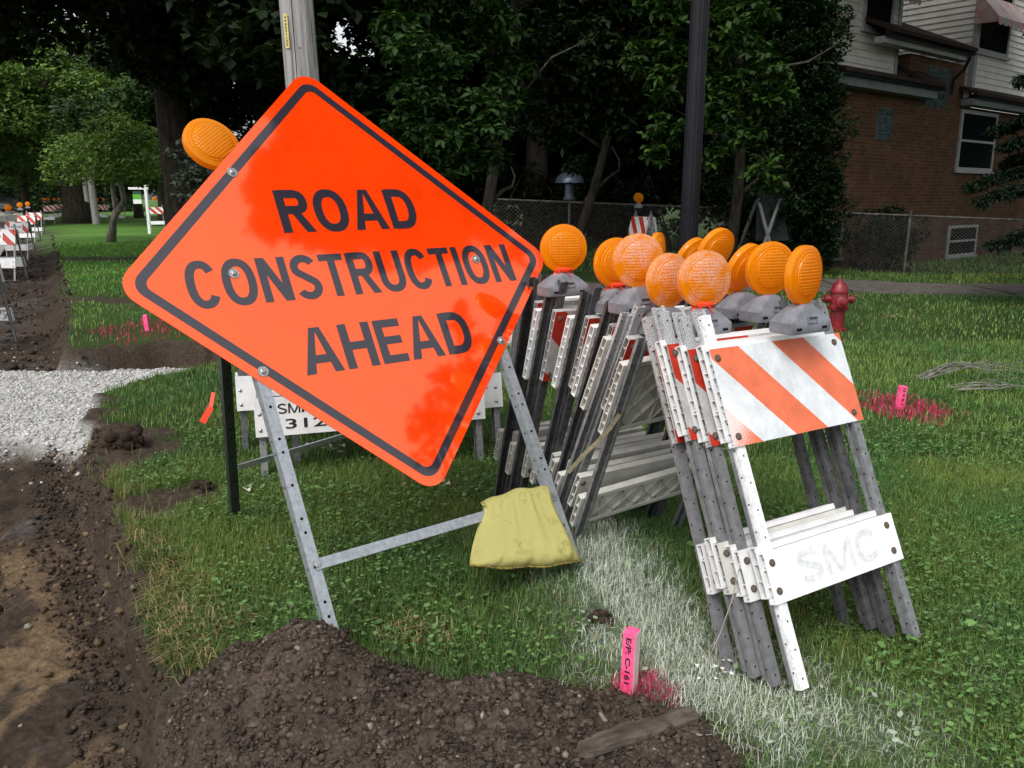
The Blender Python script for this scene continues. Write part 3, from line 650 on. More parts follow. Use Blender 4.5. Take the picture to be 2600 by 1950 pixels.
def leg_mesh(L=LEG_L, m='darkleg', wd=.034, flange=.024):
    mb = MB(); t = .003
    mb.box((-wd / 2, 0, 0), (wd / 2, t, L)); mb.box((-wd / 2, t + .0001, 0), (-wd / 2 + t, flange, L)); mb.box((wd / 2 - t, t + .0001, 0), (wd / 2, flange * .55, L))
    mb.box((-wd / 2 + t, flange - t, 0), (-wd / 2 + flange * .5, flange, L))
    q = .03
    while q < L - .02:
        for yy, dy in ((-.0004, -1), (t + .0004, 1)):
            b = len(mb.v); mb.v += [(.0034 * cos(a * pi / 4), yy, q + .0034 * sin(a * pi / 4)) for a in range(8)]; mb.f.append(tuple(b + a for a in range(8))[::dy]); mb.mi.append(1)
        b = len(mb.v); mb.v += [(-wd / 2 - .0004, flange * .55 + .0034 * cos(a * pi / 4), q + .02 + .0034 * sin(a * pi / 4)) for a in range(8)]; mb.f.append(tuple(b + a for a in range(8))); mb.mi.append(1)
        q += .0825
    return mb.mesh('leg', [M[m], M['hole']])
LEGS = {k: leg_mesh(m=k) for k in ('darkleg', 'greyleg', 'legspeck', 'legwhite')}
mb = MB(); mb.lathe([(.011, 0), (.0105, -.003), (.007, -.006), (.001, -.007)], 10, 'Y'); BOLT = mb.mesh('bolt', M['bolt']); smooth_by_angle(BOLT)
mb = MB(); mb.lathe([(.0115, 0), (.011, -.0035), (.007, -.0065), (.001, -.0075)], 10, 'Y'); BOLTD = mb.mesh('bolt', noisy('rusty bolt', (.06, .045, .035), (.16, .13, .11), 80, .7, .3, .3)); smooth_by_angle(BOLTD)
# warning light
def housing():
    mb = MB(); L = .095; D = .048
    rings = [(L * .97, D * .94, 0), (L, D, .006), (L, D, .036), (L * .93, D * .93, .044), (L * .55, D * .72, .072), (L * .30, D * .56, .086), (L * .22, D * .45, .090)]
    n = 0; vs = []; fs = []
    def rr(a, b, z, r=.012):
        out = []
        r = min(r, b * .4)
        for cx_, cy_, st in ((a - r, b - r, 0), (-a + r, b - r, 1), (-a + r, -b + r, 2), (a - r, -b + r, 3)):
            for k in range(3): an = (st + k / 2) * pi / 2; out.append((cx_ + r * cos(an), cy_ + r * sin(an), z))
        return out
    for q, (a, b, z) in enumerate(rings): vs += rr(a, b, z)
    for q in range(len(rings) - 1):
        for k in range(12): fs.append((q * 12 + k, q * 12 + (k + 1) % 12, (q + 1) * 12 + (k + 1) % 12, (q + 1) * 12 + k))
    fs.append(tuple(range(11, -1, -1))); fs.append(tuple((len(rings) - 1) * 12 + k for k in range(12))); mb.add(vs, fs)
    for sy in (-1, 1):     # recessed switch cover, slots, rivets
        y0 = sy * (D - .0100)
        for (x0, x1, z0, z1) in ((-.022, .022, .052, .054), (-.022, .022, .034, .036), (-.022, -.019, .0362, .0518), (.019, .022, .0362, .0518)):
            mb.box((x0, sy * D + (-.009 if sy > 0 else -.003), z0), (x1, sy * D + (.003 if sy > 0 else .009), z1))
        for x_ in (-.06, .06):
            mb.box((x_ - .012, sy * D - .0006, .012), (x_ + .012, sy * D + .0006, .0205), 1)
    me = mb.mesh('warning_light', [M['housing'], M['hole']]); smooth_by_angle(me, .6); return me
HOUSE_ME = housing()
def lens():
    mb = MB(); pr = []
    half = [(.001, .031), (.03, .030), (.055, .027), (.066, .0225), (.068, .0185), (.074, .0180), (.076, .0155), (.088, .0145), (.0925, .012), (.093, .003)]
    pr = [(r, -h) for r, h in half] + [(.094, 0)] + [(r, h) for r, h in half[::-1]]
    mb.lathe(pr, 40, 'Y')
    mb.box((-.024, -.013, -.112), (.024, .013, -.088)); me = mb.mesh('lens', M['lens']); smooth_by_angle(me, .5)
    return me
LENS = lens(); LENS_SP = with_mat(LENS, M['lensspeck'])
def tape_mesh():
    mb = MB(); r = random.Random(4)
    for k in range(7):
        a = k * .9; p = [(.03 * cos(a), .025 * sin(a), .01), (.036 * cos(a + .5), .032 * sin(a + .5), -.012 - .01 * r.random()), (.04 * cos(a + 1), .036 * sin(a + 1), -.035 - .02 * r.random())]
        mb.bar(p[0], p[1], .016, .003); mb.bar(p[1], p[2], .012, .002)
    mb.tube([(.032 * cos(t * pi / 5), .026 * sin(t * pi / 5), .008) for t in range(11)], .008, 5)
    return mb.mesh('tape_tie', M['tape'])
TAPE = tape_mesh()
def warning_light(parent, base, lens_rz, yaw=0.0, tilt=(0, 0), speck=False, tape=False, name='warning_light', s=1.0):
    """base: point of the lens centre in parent's space"""
    Hm = Matrix.Translation(Vector(base) - Vector((0, 0, .180 * s))) @ Matrix.Rotation(yaw, 4, 'Z') @ Matrix.Scale(s, 4)
    h = inst(HOUSE_ME, name, parent, Hm)
    inst(LENS_SP if speck else LENS, 'lens', h, Matrix.Translation((0, 0, .180)) @ Matrix.Rotation(lens_rz - yaw, 4, 'Z') @ Matrix.Rotation(tilt[0], 4, 'X') @ Matrix.Rotation(tilt[1], 4, 'Y'))
    if tape: inst(TAPE, 'tape_tie', h, Matrix.Translation((0, 0, .092)))
    return h
BMATS = {}
def board_var(me, mname):
    k = (me.name, mname)
    if k not in BMATS: BMATS[k] = with_mat(me, M[mname])
    return BMATS[k]
def half(root, x0, ytop, zfoot, yfoot, out, legy=TH + .001, upm='stripe_red', lowm='oldboard', leg=('darkleg', 'darkleg'), w=W, bolt=None, legL=LEG_L, skew=0.0, up=None, low=None, zp=(.25, .72), dz=0.0, legs=True):
    """one side of an A-frame, in root space (X width, Y back). out=-1 faces -Y."""
    s_ = Vector((skew, ytop - yfoot, math.sqrt(max(1e-6, legL ** 2 - (ytop - yfoot) ** 2)))).normalized()
    xa = Vector((1, 0, 0)) if out < 0 else Vector((-1, 0, 0)); xa = (xa - s_ * xa.dot(s_)).normalized(); ya = s_.cross(xa)
    org = Vector((x0 if out < 0 else x0 + w, yfoot, zfoot)); Rm = Matrix((xa, ya, s_)).transposed().to_4x4()
    T = Matrix.Translation(org) @ Rm
    inst(board_var(up or UP_BOARD, upm), 'upper_panel', root, T @ Matrix.Translation((0, -.0005, zp[1] + dz)))
    lp = inst(board_var(low or LOW_BOARD, lowm), 'lower_panel', root, T @ Matrix.Translation((0, -.0005, zp[0] + dz)))
    for k, lx in enumerate((.032, w - .032)):
        if legs: inst(LEGS[leg[k if out < 0 else 1 - k]], 'leg', root, T @ Matrix.Translation((lx, legy, 0)))
        for zb in (zp[0] + .035, zp[0] + .118, zp[1] + .03, zp[1] + .275): inst(bolt or BOLTD, 'bolt', root, T @ Matrix.Translation((lx - .008, -.0006, zb + dz)))
    return T
def rootAB(name, a, b, z=0.0, yaw=0.0):
    p = RV * a + BV * b; o = empty(name, (p.x, p.y, z), YAW + yaw); return o
GRP = 'folded barricades leaning together in the stack'
# --- right-leaning ones. root at left end, b = position of the top of the panels; leans back 24 deg
def leaning(label, a, b, yaw=0.0, lean=.455, gap=.05, near=True, far=True, kw1={}, kw2={}, dx2=0.0, z=.03, sgn=1, dz2=0.0):
    o = rootAB('barricade', a, b, z, yaw); tag(o, label, 'barricade', GRP)
    yt = 0.05 * sgn; yf = yt - lean * sgn
    if near: half(o, 0, yt, 0, yf, -1, **kw1)
    if far: half(o, dx2, yt + gap, dz2, yf + gap, 1, **kw2)
    return o
A = leaning('front barricade with bright orange stripes and a scuffed white lower board reading SMC', 1.835, 1.80, lean=.47, gap=.048, z=.045, dx2=-.010,
            kw1=dict(legy=.007, upm='stripe_bright', lowm='brightboard', leg=('legwhite', 'greyleg')), kw2=dict(legy=.007, upm='board', lowm='board', leg=('legspeck', 'greyleg')))
B = leaning('second barricade from the front, tucked right behind the bright striped one', 1.800, 1.856, lean=.46, gap=.048, yaw=-.01, z=.035, dx2=-.008, kw1=dict(legy=.007, leg=('legspeck', 'darkleg'), lowm='board'), kw2=dict(legy=.007, leg=('legspeck', 'darkleg'), upm='board', lowm='board'))
Cc = leaning('third barricade from the front, its striped edge flecked with white paint', 1.765, 1.912, lean=.47, gap=.048, z=.05, dx2=-.008, yaw=-.01, kw1=dict(legy=.007, leg=('legspeck', 'darkleg'), upm='stripe_red'), kw2=dict(legy=.007, leg=('legspeck', 'darkleg'), upm='board', lowm='board'))
# open A-frame in the middle: near side leans with the right stack, far side with the left one
D_ = rootAB('barricade', 1.76, 1.985, .02); tag(D_, 'open barricade in the middle whose bare ribbed inner boards face the camera', 'barricade', GRP)
half(D_, 0, .02, 0, -.42, -1, leg=('legspeck', 'darkleg'), lowm='board'); half(D_, .05, .06, 0, .56, 1, upm='oldboard', lowm='oldboard', leg=('greyleg', 'legspeck'), skew=-.08)
Lsp = [  # a, b(top), lean, gap, labels
 (1.825, 2.17, 'barricade leaning just behind the open one, white flecks over its dark red stripe', 'legspeck', .10, .01),
 (1.88, 2.33, 'middle barricade of the far stack, mostly hidden between its neighbours', 'darkleg', .09, 0),
 (1.865, 2.46, 'barricade in the far stack with only a narrow strip of red stripe showing', 'darkleg', .09, -.01),
 (1.84, 2.64, 'barricade with a wide bright red stripe, second from the back by the orange sign', 'darkleg', .10, -.02),
 (1.90, 2.86, 'rearmost barricade of the far stack, partly hidden by the edge of the orange sign', 'darkleg', .10, -.02)]
LL = []
for (a_, b_2, lab, lg, gp, yw), le_ in zip(Lsp, (.47, .43, .38, .34, .31)):
    LL.append(leaning(lab, a_, b_2, yaw=yw, lean=le_, gap=gp, sgn=-1, z=.02 + .012 * random.random(), dx2=-.035, dz2=.01 * random.random(),
                      kw1=dict(leg=(lg, 'darkleg'), upm='stripe_red', lowm='oldboard', bolt=BOLTD), kw2=dict(leg=(lg, 'darkleg'), upm='oldboard' if lg == 'legspeck' else 'board', lowm='oldboard')))
# lights: placed by where each lens is, (pixel x, y, half height) -> point, in the owner's space
def lens_point(px, py, ry):
    dz = 1805 * .0935 / ry; d = ray(px, py); f = Vector((0, cp, -sp)); return Vector((0, 0, H)) + d * (dz / d.dot(f))
def put_light(owner, px, py, ry, rz, speck=False, tape=False, yaw=None, tilt=(0, 0)):
    bpy.context.view_layer.update()
    p = owner.matrix_world.inverted() @ lens_point(px, py, ry); ry_ = owner.rotation_euler[2]
    return warning_light(owner, p, radians(rz) - ry_, 0.0 if yaw is None else yaw, tilt, speck, tape)
put_light(A, 1521, 603, 62, 18, True, True); put_light(A, 1736, 594, 64, 41)
put_light(B, 1443, 606, 59, 34, True); put_light(B, 1663, 580, 58, 19, tilt=(.08, 0))
put_light(Cc, 1607, 578, 55, 40, tilt=(.38, 0))
put_light(D_, 1378, 563, 58, 14, True); put_light(D_, 1545, 540, 50, 36, tilt=(.38, 0))
put_light(LL[1], 1331, 568, 54, 26, False, True); put_light(LL[1], 1492, 556, 46, 42, tilt=(.45, 0))
put_light(LL[3], 1217, 537, 52, 15, False, True); put_light(LL[4], 1420, 540, 38, 60)
# stencil on the front lower board, faded
def on_half(root, me, T, off): o = inst(me, 'lettering', root, T @ Matrix.Translation(off)); return o
bpy.context.view_layer.update()
lowp = [c for c in A.children if c.name.startswith('lower_panel')][0]
inst(sign_letters('SMC', .125, .505, .078, .098, .21, M['ghost'], -.0008), 'lettering', lowp)
lowB = [c for c in B.children if c.name.startswith('lower_panel')][0]
inst(sign_letters('SMITH MAINTENANCE', .05, .56, .075, .05, .17, M['ink'], -.0008), 'lettering', lowB)
l4 = [c for c in LL[3].children if c.name.startswith('lower_panel')][0]
inst(sign_letters('SMC', .10, .50, .078, .09, .18, M['ink'], -.0008), 'lettering', l4)

# --- wide barricades behind the sign with the stencilled boards
UPW = board_mesh(1.22, .305, 'upper_panel_wide'); LOWW = board_mesh(1.22, .20, 'lower_panel_wide')
def wide(label, p, yaw, lean=.30, light=None, upm='stripe_red', txt=None, z=0.0, leg='greyleg', dx2=0.0, gap=.10, zp=(.235, .68)):
    o = empty('wide_barricade', (p[0], p[1], z), yaw); tag(o, label, 'barricade', 'wide barricades behind the sign')
    half(o, 0, .0 + lean * .5, 0, -lean * .5, -1, upm=upm, lowm='board', leg=(leg, leg), w=1.22, up=UPW, low=LOWW, bolt=BOLT, zp=zp)
    half(o, dx2, lean * .5 + gap, 0, -lean * .5 + gap + .02, 1, upm='board', lowm='board', leg=(leg, leg), w=1.22, up=UPW, low=LOWW, bolt=BOLT, zp=zp)
    lw = [c for c in o.children if c.name.startswith('lower_panel')][0]
    if txt:
        inst(sign_letters('SMITH MAINTENANCE CO.', .115, 1.13, .138, .052, .17, M['ink'], -.0008), 'lettering', lw)
        inst(fit_text('312-733-4321', .15, .93, .058, .052, 'lettering', M['ink'], .0009, y=-.0012), 'lettering', lw)
    return o
yw = math.atan2(.31, .95)
wide('white lettered barricade right behind the left leg of the orange sign', (-1.325, 4.16), yw, txt=1, lean=.20)
wide('second lettered barricade behind the sign, reaching farther right', (-1.22, 4.40), yw + .03, txt=1, lean=.20)
wide('third barricade behind the sign, its ribbed end sticking out at the left', (-1.60, 4.72), yw - .02, lean=.24, leg='darkleg')

# ------------------------------------------------------------------ THE ORANGE SIGN
C0 = Vector((-.534, 3.075, 1.1715)); U = Vector((.79484, .6067, .0118)).normalized(); Vv_ = Vector((-.31925, .40152, .8584)); Vv_ = (Vv_ - U * Vv_.dot(U)).normalized(); Nn = U.cross(Vv_)  # Nn points away? fixed below
SG = empty('road_work_sign', (-.38, 2.75, 0)); tag(SG, 'big orange diamond sign reading ROAD CONSTRUCTION AHEAD on a steel A-frame', 'road sign')
# sign space: X=u, Y=inward (away from the viewer), Z=v
Yin = Vv_.cross(U); TS = Matrix.Translation(C0 - SG.location) @ Matrix((U, Yin, Vv_)).transposed().to_4x4()
def rsq(half_side, r, n=8):
    pts = []
    for k, (sx, sy) in enumerate(((1, 1), (-1, 1), (-1, -1), (1, -1))):
        for q in range(n + 1):
            a = (k + q / n) * pi / 2; pts.append((sx * (half_side - r) + r * cos(a), sy * (half_side - r) + r * sin(a)))
    c = cos(pi / 4); return [((x - y) * c, (x + y) * c) for x, y in pts]
def prism(pts, y0, y1, mb=None):
    mb = mb or MB(); n = len(pts); b = len(mb.v); mb.v += [(x, y0, z) for x, z in pts] + [(x, y1, z) for x, z in pts]
    mb.f.append(tuple(b + k for k in range(n))); mb.f.append(tuple(b + n + k for k in range(n - 1, -1, -1)))
    mb.f += [(b + k, b + n + k, b + n + (k + 1) % n, b + (k + 1) % n) for k in range(n)]; mb.mi += [0] * (n + 2); return mb
plate = prism(rsq(.61, .075), 0, .003).build('sign_panel', M['signface'], SG); plate.matrix_local = TS
def ring(ho, ro, hi, ri, y):
    mb = MB(); a = rsq(ho, ro); b = rsq(hi, ri); n = len(a)
    mb.v = [(x, y, z) for x, z in a] + [(x, y, z) for x, z in b]; mb.f = [(k, (k + 1) % n, n + (k + 1) % n, n + k) for k in range(n)]; mb.mi = [0] * n; return mb
ring(.578, .052, .548, .03, -.0008).build('border', M['signblack'], plate)
for t_, x0, x1, zc, h_, st_ in (('ROAD', -.268, .290, .247, .170, .195), ('CONSTRUCTION', -.645, .658, -.012, .166, .172), ('AHEAD', -.335, .352, -.286, .168, .195)):
    inst(sign_letters(t_, x0, x1, zc, h_, st_), 'lettering', plate)
mb = MB(); mb.lathe([(.018, 0), (.018, -.002), (.001, -.0022)], 20, 'Y'); mb.lathe([(.0095, -.0022), (.0095, -.008), (.007, -.010), (.001, -.0102)], 8, 'Y'); SB = mb.mesh('sign_bolt', M['bolt']); smooth_by_angle(SB, .6)
for (a_, b_3) in ((-.392, .404), (-.484, .019), (-.478, -.335), (.493, .011), (.479, -.344)): inst(SB, 'sign_bolt', plate, Matrix.Translation((a_, -.0012, b_3)))
def sqtube_leg(L, m, name='leg', w_=.038):
    mb = MB(); t = .0025
    mb.box((-w_ / 2, 0, 0), (w_ / 2, t, L)); mb.box((-w_ / 2, t + .0001, 0), (-w_ / 2 + t, w_, L)); mb.box((w_ / 2 - t, t + .0001, 0), (w_ / 2, w_, L)); mb.box((-w_ / 2 + t, w_ - t, 0), (w_ / 2 - t, w_, L))
    q = .04; tog = 0
    while q < L - .02:
        for yy, dy in ((-.0005, -1),):
            b = len(mb.v); mb.v += [(.0052 * cos(a * pi / 5), yy, q + .0052 * sin(a * pi / 5)) for a in range(10)]; mb.f.append(tuple(b + a for a in range(10))[::dy]); mb.mi.append(1)
        b = len(mb.v); mb.v += [(-w_ / 2 - .0005, w_ / 2 + .004 * cos(a * pi / 5), q + .004 * sin(a * pi / 5)) for a in range(10)]; mb.f.append(tuple(b + a for a in range(10))); mb.mi.append(1)
        tog += 1; q += .11 if tog % 3 else .045
    return mb.mesh(name, [m, M['hole']])
LEG_F = sqtube_leg(1.40 + .27, M['galv']); LEG_B = sqtube_leg(1.60, M['blackleg'])
for lx in (-.484, .479): inst(LEG_F, 'leg', SG, TS @ Matrix.Translation((lx, .0035, -1.40)))
mb = MB(); mb.box((-.484, -.004, -.996), (.479, .0, -.962)); mb.box((-.484, .0001, -.965), (.479, .03, -.962)); cb = mb.build('crossbar', M['galv'], SG); cb.matrix_local = TS
mb = MB(); mb.lathe([(.011, -.004), (.010, -.010), (.001, -.011)], 8, 'Y'); XB = mb.mesh('crossbar_bolt', M['bolt'])
for lx in (-.478, .472): inst(XB, 'crossbar_bolt', SG, TS @ Matrix.Translation((lx, -.0005, -.979)))
# rear frame: hinged at the top of the front legs, feet at the back
ftl = Vector(TS @ Vector((-.47, .045, .26))); dB = Vector((-1.262, 3.60, -.02)) - SG.location - ftl
rb = U.copy(); dz_ = dB.normalized(); xB = (rb - dz_ * rb.dot(dz_)).normalized(); yB = (-dz_).cross(xB)
for k_ in (0, 1):
    o_off = Vector((0, 0, 0)) if k_ == 0 else Vector((U.x, U.y, 0)).normalized() * .93
    foot = ftl + dB + o_off; T2 = Matrix.Translation(foot) @ Matrix((xB, yB, -dz_)).transposed().to_4x4()
    inst(LEG_B, 'leg', SG, T2)
    if k_ == 0: TB = T2
mb = MB(); mb.box((.02, -.012, .335), (.92, -.008, .365)); mb.box((.02, -.0079, .335), (.92, .02, .338)); o = mb.build('crossbar', M['galv'], SG); o.matrix_local = TB
lp_ = atY(457, 312, 3.22) - SG.location
ln = Vector((.60, -.617, .52)).normalized(); lu = Vector((-.80, 0, .60)); lu = (lu - ln * lu.dot(ln)).normalized(); lx_ = (-ln).cross(lu)
wl = warning_light(SG, (0, 0, 0), 0, 0, (0, 0), False, True)
wl.matrix_local = Matrix.Translation(lp_) @ Matrix((lx_, -ln, lu)).transposed().to_4x4() @ Matrix.Scale(1.12, 4) @ Matrix.Translation((0, 0, -.195))
wl.children[0].matrix_local = Matrix.Translation((0, 0, .195))

# ------------------------------------------------------------------ SANDBAG over the crossbar
def sandbag():
    nu, nv = 60, 72; Vb = []
    nrm = Vector((U.y, -U.x, 0)).normalized()   # towards the camera
    hang = Vector((nrm.x * .06, nrm.y * .06, 0))
    def onp(px, py, off):                        # the hanging plane: a little in front of the crossbar and legs
        o = Vector((0, 0, H)); d = ray(px, py); n = (Nf + Vector((0, 0, 0))).normalized(); c = C0 + n * off; return o + d * ((c - o).dot(n) / d.dot(n))
    Nf = -Yin
    tL, tR = onp(1052, 1096, .012), onp(1188, 1060, .012); bL, bR = onp(1014, 1219, .065), onp(1253, 1207, .065)
    for i_ in range(nv):
        t = i_ / (nv - 1) * 2 - 1; q = abs(t); side = 1 if t < 0 else -1; fall = max(0, (q - .06) / .94)
        for j in range(nu):
            s_ = j / (nu - 1); wide_ = fall ** 1.35
            top = tL.lerp(tR, s_); top.z += .016 * math.sin(pi * s_) + .004 * math.sin(s_ * 14)
            bot = bL.lerp(bR, s_); bot.z += -.012 * math.sin(pi * s_) + .003 * math.sin(s_ * 17)
            p = top.lerp(bot, wide_); p.z = top.z + (bot.z - top.z) * fall
            e = min(s_, 1 - s_) * 2; pin = min(1, e / .30) ** .6 if e > 0 else 0
            full = math.sin(pi * min(1, fall ** 1.7 * .95)) ** .8
            fold = (.007 * math.sin(s_ * 21 + 1.5 * math.sin(fall * 4)) + .005 * math.sin(s_ * 43 + 3 * fall)) * (1 - fall) ** .7 + .006 * float(fbm(np.array([s_ * 8 + 3]), np.array([t * 4]), 3, 11)[0] - .5)
            if side > 0: P_ = p + nrm * ((.004 + .068 * full) * pin + fold * min(1, q * 8))
            else: P_ = p.lerp(tL.lerp(tR, .5) + Vector((0, 0, p.z - tL.z)), .10 * fall) - nrm * (.030 + (.05 * full) * pin - fold)
            if q < .06: P_ = p + nrm * (-.022 + .028 * (-t / .06)) + Vector((0, 0, .010 * (1 - (q / .06) ** 2)))
            Vb.append(P_)
    Fb = [(i_ * nu + j, i_ * nu + j + 1, (i_ + 1) * nu + j + 1, (i_ + 1) * nu + j) for i_ in range(nv - 1) for j in range(nu - 1)]
    for j_ in (0, nu - 1):
        for i_ in range(nv // 2 - 3):
            a, b, c, d = i_ * nu + j_, (i_ + 1) * nu + j_, (nv - 2 - i_) * nu + j_, (nv - 1 - i_) * nu + j_; Fb.append((a, b, c, d) if j_ == 0 else (a, d, c, b))
    mb = MB(); mb.v = [tuple(p) for p in Vb]; mb.f = Fb; mb.mi = [0] * len(Fb); return mb, Vb[:nu]
m = mat('yellow woven sandbag', (.85, .76, .24), .9, .15); M['bag'] = m; g = N(m); v = g.coord(); sx_ = g.n('ShaderNodeSeparateXYZ'); g.l(v, sx_.inputs[0])
dirt_ = g.ramp(g.noise(v, 9, 6, .75), [(.30, (.55, .52, .42)), (.44, (1, 1, 1))])
low_ = g.ramp(g.math('ADD', sx_.outputs[2], g.math('MULTIPLY', g.noise(v, 25), .14)), [(.20, (.55, .50, .40)), (.28, (1, 1, 1))])
colb = g.mix(1.0, g.mix(1.0, (.90, .83, .30), dirt_, 'MULTIPLY'), low_, 'MULTIPLY')
g.base(colb); wvv = g.n('ShaderNodeTexWave'); wvv.inputs['Scale'].default_value = 180; g.l(v, wvv.inputs['Vector']); g.bump(g.math('ADD', g.math('MULTIPLY', wvv.outputs[1], .25), g.noise(g.coord(scale=(1, 1, .35)), 30, 7, .8)), .022, .9)
mb, hem = sandbag(); bag = mb.build('sandbag', M['bag'], smooth=False); so = bag.modifiers.new('s', 'SOLIDIFY'); so.thickness = .003; bag.data.polygons.foreach_set('use_smooth', [True] * len(bag.data.polygons))
tag(bag, 'dirty yellow sandbag slung over the crossbar of the orange sign', 'sandbag')
hm = MB(); hm.tube([p + Vector((0, -.004, .0)) for p in hem], .0045, 5); hs_ = hm.build('hem', noisy('dark stitched hem', (.35, .28, .05), (.05, .04, .03), 120, .8, .2), bag)

# ------------------------------------------------------------------ STAKES, PLANK, TWIGS, TAPE, STRING
M['pink'] = noisy('pink marking paint', (.85, .06, .20), (.95, .16, .34), 20, .6, .3, bump=.0008, bscale=200)
M['stakewood'] = noisy('pale stake wood with pink mist', (.72, .60, .58), (.85, .30, .42), 14, .7, .3, lo=.45, hi=.75)
def stake(label, p, h_, w_, rz, txt=None, tilt=0.0, round_=False):
    o = empty('survey_stake', (p.x, p.y, p.z), rz); o.rotation_euler[1] = tilt; tag(o, label, 'survey stake', 'pink survey stakes driven into the lawn')
    mb = MB(); mb.box((-w_ / 2, -w_ / 2, -.06), (w_ / 2, w_ / 2, h_)); 
    bm_ = mb.mesh('post', [M['pink'], M['stakewood']]); 
    for f_ in bm_.polygons:
        if f_.normal.x > .9: f_.material_index = 1 if not round_ else 0
    b = inst(bm_, 'post', o)
    md = b.modifiers.new('b', 'BEVEL'); md.width = .0025; md.segments = 2
    if txt:
        me = fit_text(txt, 0, h_ * .72, 0, w_ * .42, 'lettering', M['ink'], .0004, y=0)
        inst(me, 'lettering', b, Matrix.Translation((0, -w_ / 2 - .0006, h_ * .92)) @ Matrix.Rotation(pi / 2, 4, 'Y'))
    return o
stake('pink square stake with black handwriting beside the dug heap', at(1358, 1497, 0.0), .205, .040, radians(-32), 'E/P: C-161', tilt=.02)
stake('pink stake in the right hand lawn left of the bare twigs', at(1942, 884, 0), .165, .045, radians(12), '15 R R 2', tilt=.08, round_=True)
stake('thin pink stake on the lawn beyond the gravel path', at(319, 714, 0), .175, .045, radians(5), None, tilt=-.06, round_=True)
# weathered plank
m = noisy('weathered plank', (.030, .022, .018), (.135, .108, .09), 14, .95, .1, bump=.012, bscale=42, lo=.33, hi=.68, stretch=(.3, 2.2, 2.2))
def surf_hit(px, py):
    d = ray(px, py); t = .8
    for _ in range(4000):
        p = Vector((0, 0, H)) + d * t
        if p.z < gz(p.x, p.y) + max(0.0, float(pile_h(np.array([p.x]), np.array([p.y]))[0])): return p
        t += .002
    return p
pa = surf_hit(1250, 1632); pb = surf_hit(1492, 1550); pa.z += .002; pb.z += .006
def plank():
    mb = MB(); n = 40; d = (pb - pa); L = d.length; vs = []
    for q in range(n + 1):
        t = q / n; wv_ = .024 + .010 * float(vnoise(t * 7, 1, 3)) + .006 * float(vnoise(t * 23, 3, 3)); 
        if q == 0: wv_ *= .45
        if q == 1: wv_ *= .8
        if q >= n - 1: wv_ *= .7
        y_c = .004 * math.sin(t * 5); zc = .012 + .008 * float(vnoise(t * 9, 2, 5)); x_ = t * L
        vs += [(x_, y_c - wv_, 0), (x_ + .004 * math.sin(q), y_c - wv_ * .9, zc), (x_, y_c, zc + .005 * float(vnoise(t * 17, 6, 7))), (x_, y_c + wv_ * .93, zc * .95), (x_, y_c + wv_, 0)]
    fs = [(q * 5 + k, (q + 1) * 5 + k, (q + 1) * 5 + k + 1, q * 5 + k + 1) for q in range(n) for k in range(4)] + [(0, 1, 2, 3, 4), tuple(n * 5 + k for k in (4, 3, 2, 1, 0))]
    fs += [(q * 5 + 4, (q + 1) * 5 + 4, (q + 1) * 5, q * 5) for q in range(n)]
    mb.add(vs, [f[::-1] for f in fs]); o = mb.build('plank', m); o.location = pa; o.rotation_euler = (.10, -math.asin((pb.z - pa.z) / L), math.atan2(d.y, d.x)); return o
pk = plank(); tag(pk, 'short weathered grey brown plank lying on the soil', 'plank')
# twigs
M['twig'] = noisy('bare twig', (.10, .095, .09), (.24, .23, .20), 20, .8, .2)
def twigs(name, label, px0, n, seed, spread, hgt):
    r = random.Random(seed); mb = MB(); base = at(*px0, 0)
    for q in range(n):
        x0, y0 = base.x + r.uniform(-.02, .06), base.y + r.uniform(-.05, .05); d = r.uniform(-.35, .25); pts = []; L = spread * r.uniform(.5, 1.2)
        for k in range(9):
            t = k / 8; pts.append((x0 + L * t * cos(d + .4 * t * r.uniform(.5, 1)), y0 + L * t * sin(d) + .05 * sin(t * 5 + q), .01 + hgt * r.uniform(.8, 1.1) * sin(pi * min(1, t * .9)) + .01 * r.random()))
        mb.tube(pts, [.006 * (1 - .85 * k / 8) for k in range(9)], 5)
        k = r.randrange(2, 7); p = Vector(pts[k]); mb.tube([p, p + Vector((.08, r.uniform(-.1, .1), .05)), p + Vector((.2, r.uniform(-.18, .18), r.uniform(0, .07)))], [.003, .002, .001], 4)
    o = mb.build(name, M['twig']); o.data.transform(Matrix.Translation((-base.x, -base.y, 0))); o.location = (base.x, base.y, 0); tag(o, label, 'twigs')
twigs('fallen_twigs', 'bundle of bare grey twigs lying on the right hand lawn', (1985, 822), 9, 3, .95, .13)
twigs('fallen_twigs', 'thinner dead twigs in front of the twig bundle at the right edge', (2060, 846), 6, 8, .8, .05)
# tape and string
mb = MB(); p0 = Vector((-1.335, 4.10, .36)); pts = [atY(461, 848, 4.1), atY(455, 880, 4.05), atY(437, 913, 3.98)]
for a, b, w_ in zip(pts[:-1], pts[1:], (.018, .03)): mb.bar(a, b, w_, .0015, up=(.2, -1, 0))
tag(mb.build('ribbon', M['tape']), 'orange marking ribbon hanging from the barricades behind the sign', 'ribbon')
mb = MB(); pts = [atY(1338, 895, 2.75), atY(1318, 925, 2.78), atY(1290, 955, 2.82), atY(1258, 985, 2.86), atY(1228, 1020, 2.9)]
for a, b in zip(pts[:-1], pts[1:]): mb.bar(a, b + (b - a) * .03, .014, .0015, up=(0, -1, .2))
tag(mb.build('strap', noisy('frayed tan strap', (.20, .17, .11), (.34, .30, .20), 30, .9, .2)), 'frayed tan strap caught between the leaning barricade legs', 'strap')
mb = MB(); mb.tube([atY(1598, 1222, 2.25), atY(1580, 1300, 2.26), atY(1555, 1370, 2.28), atY(1527, 1430, 2.3)], .0014, 5)
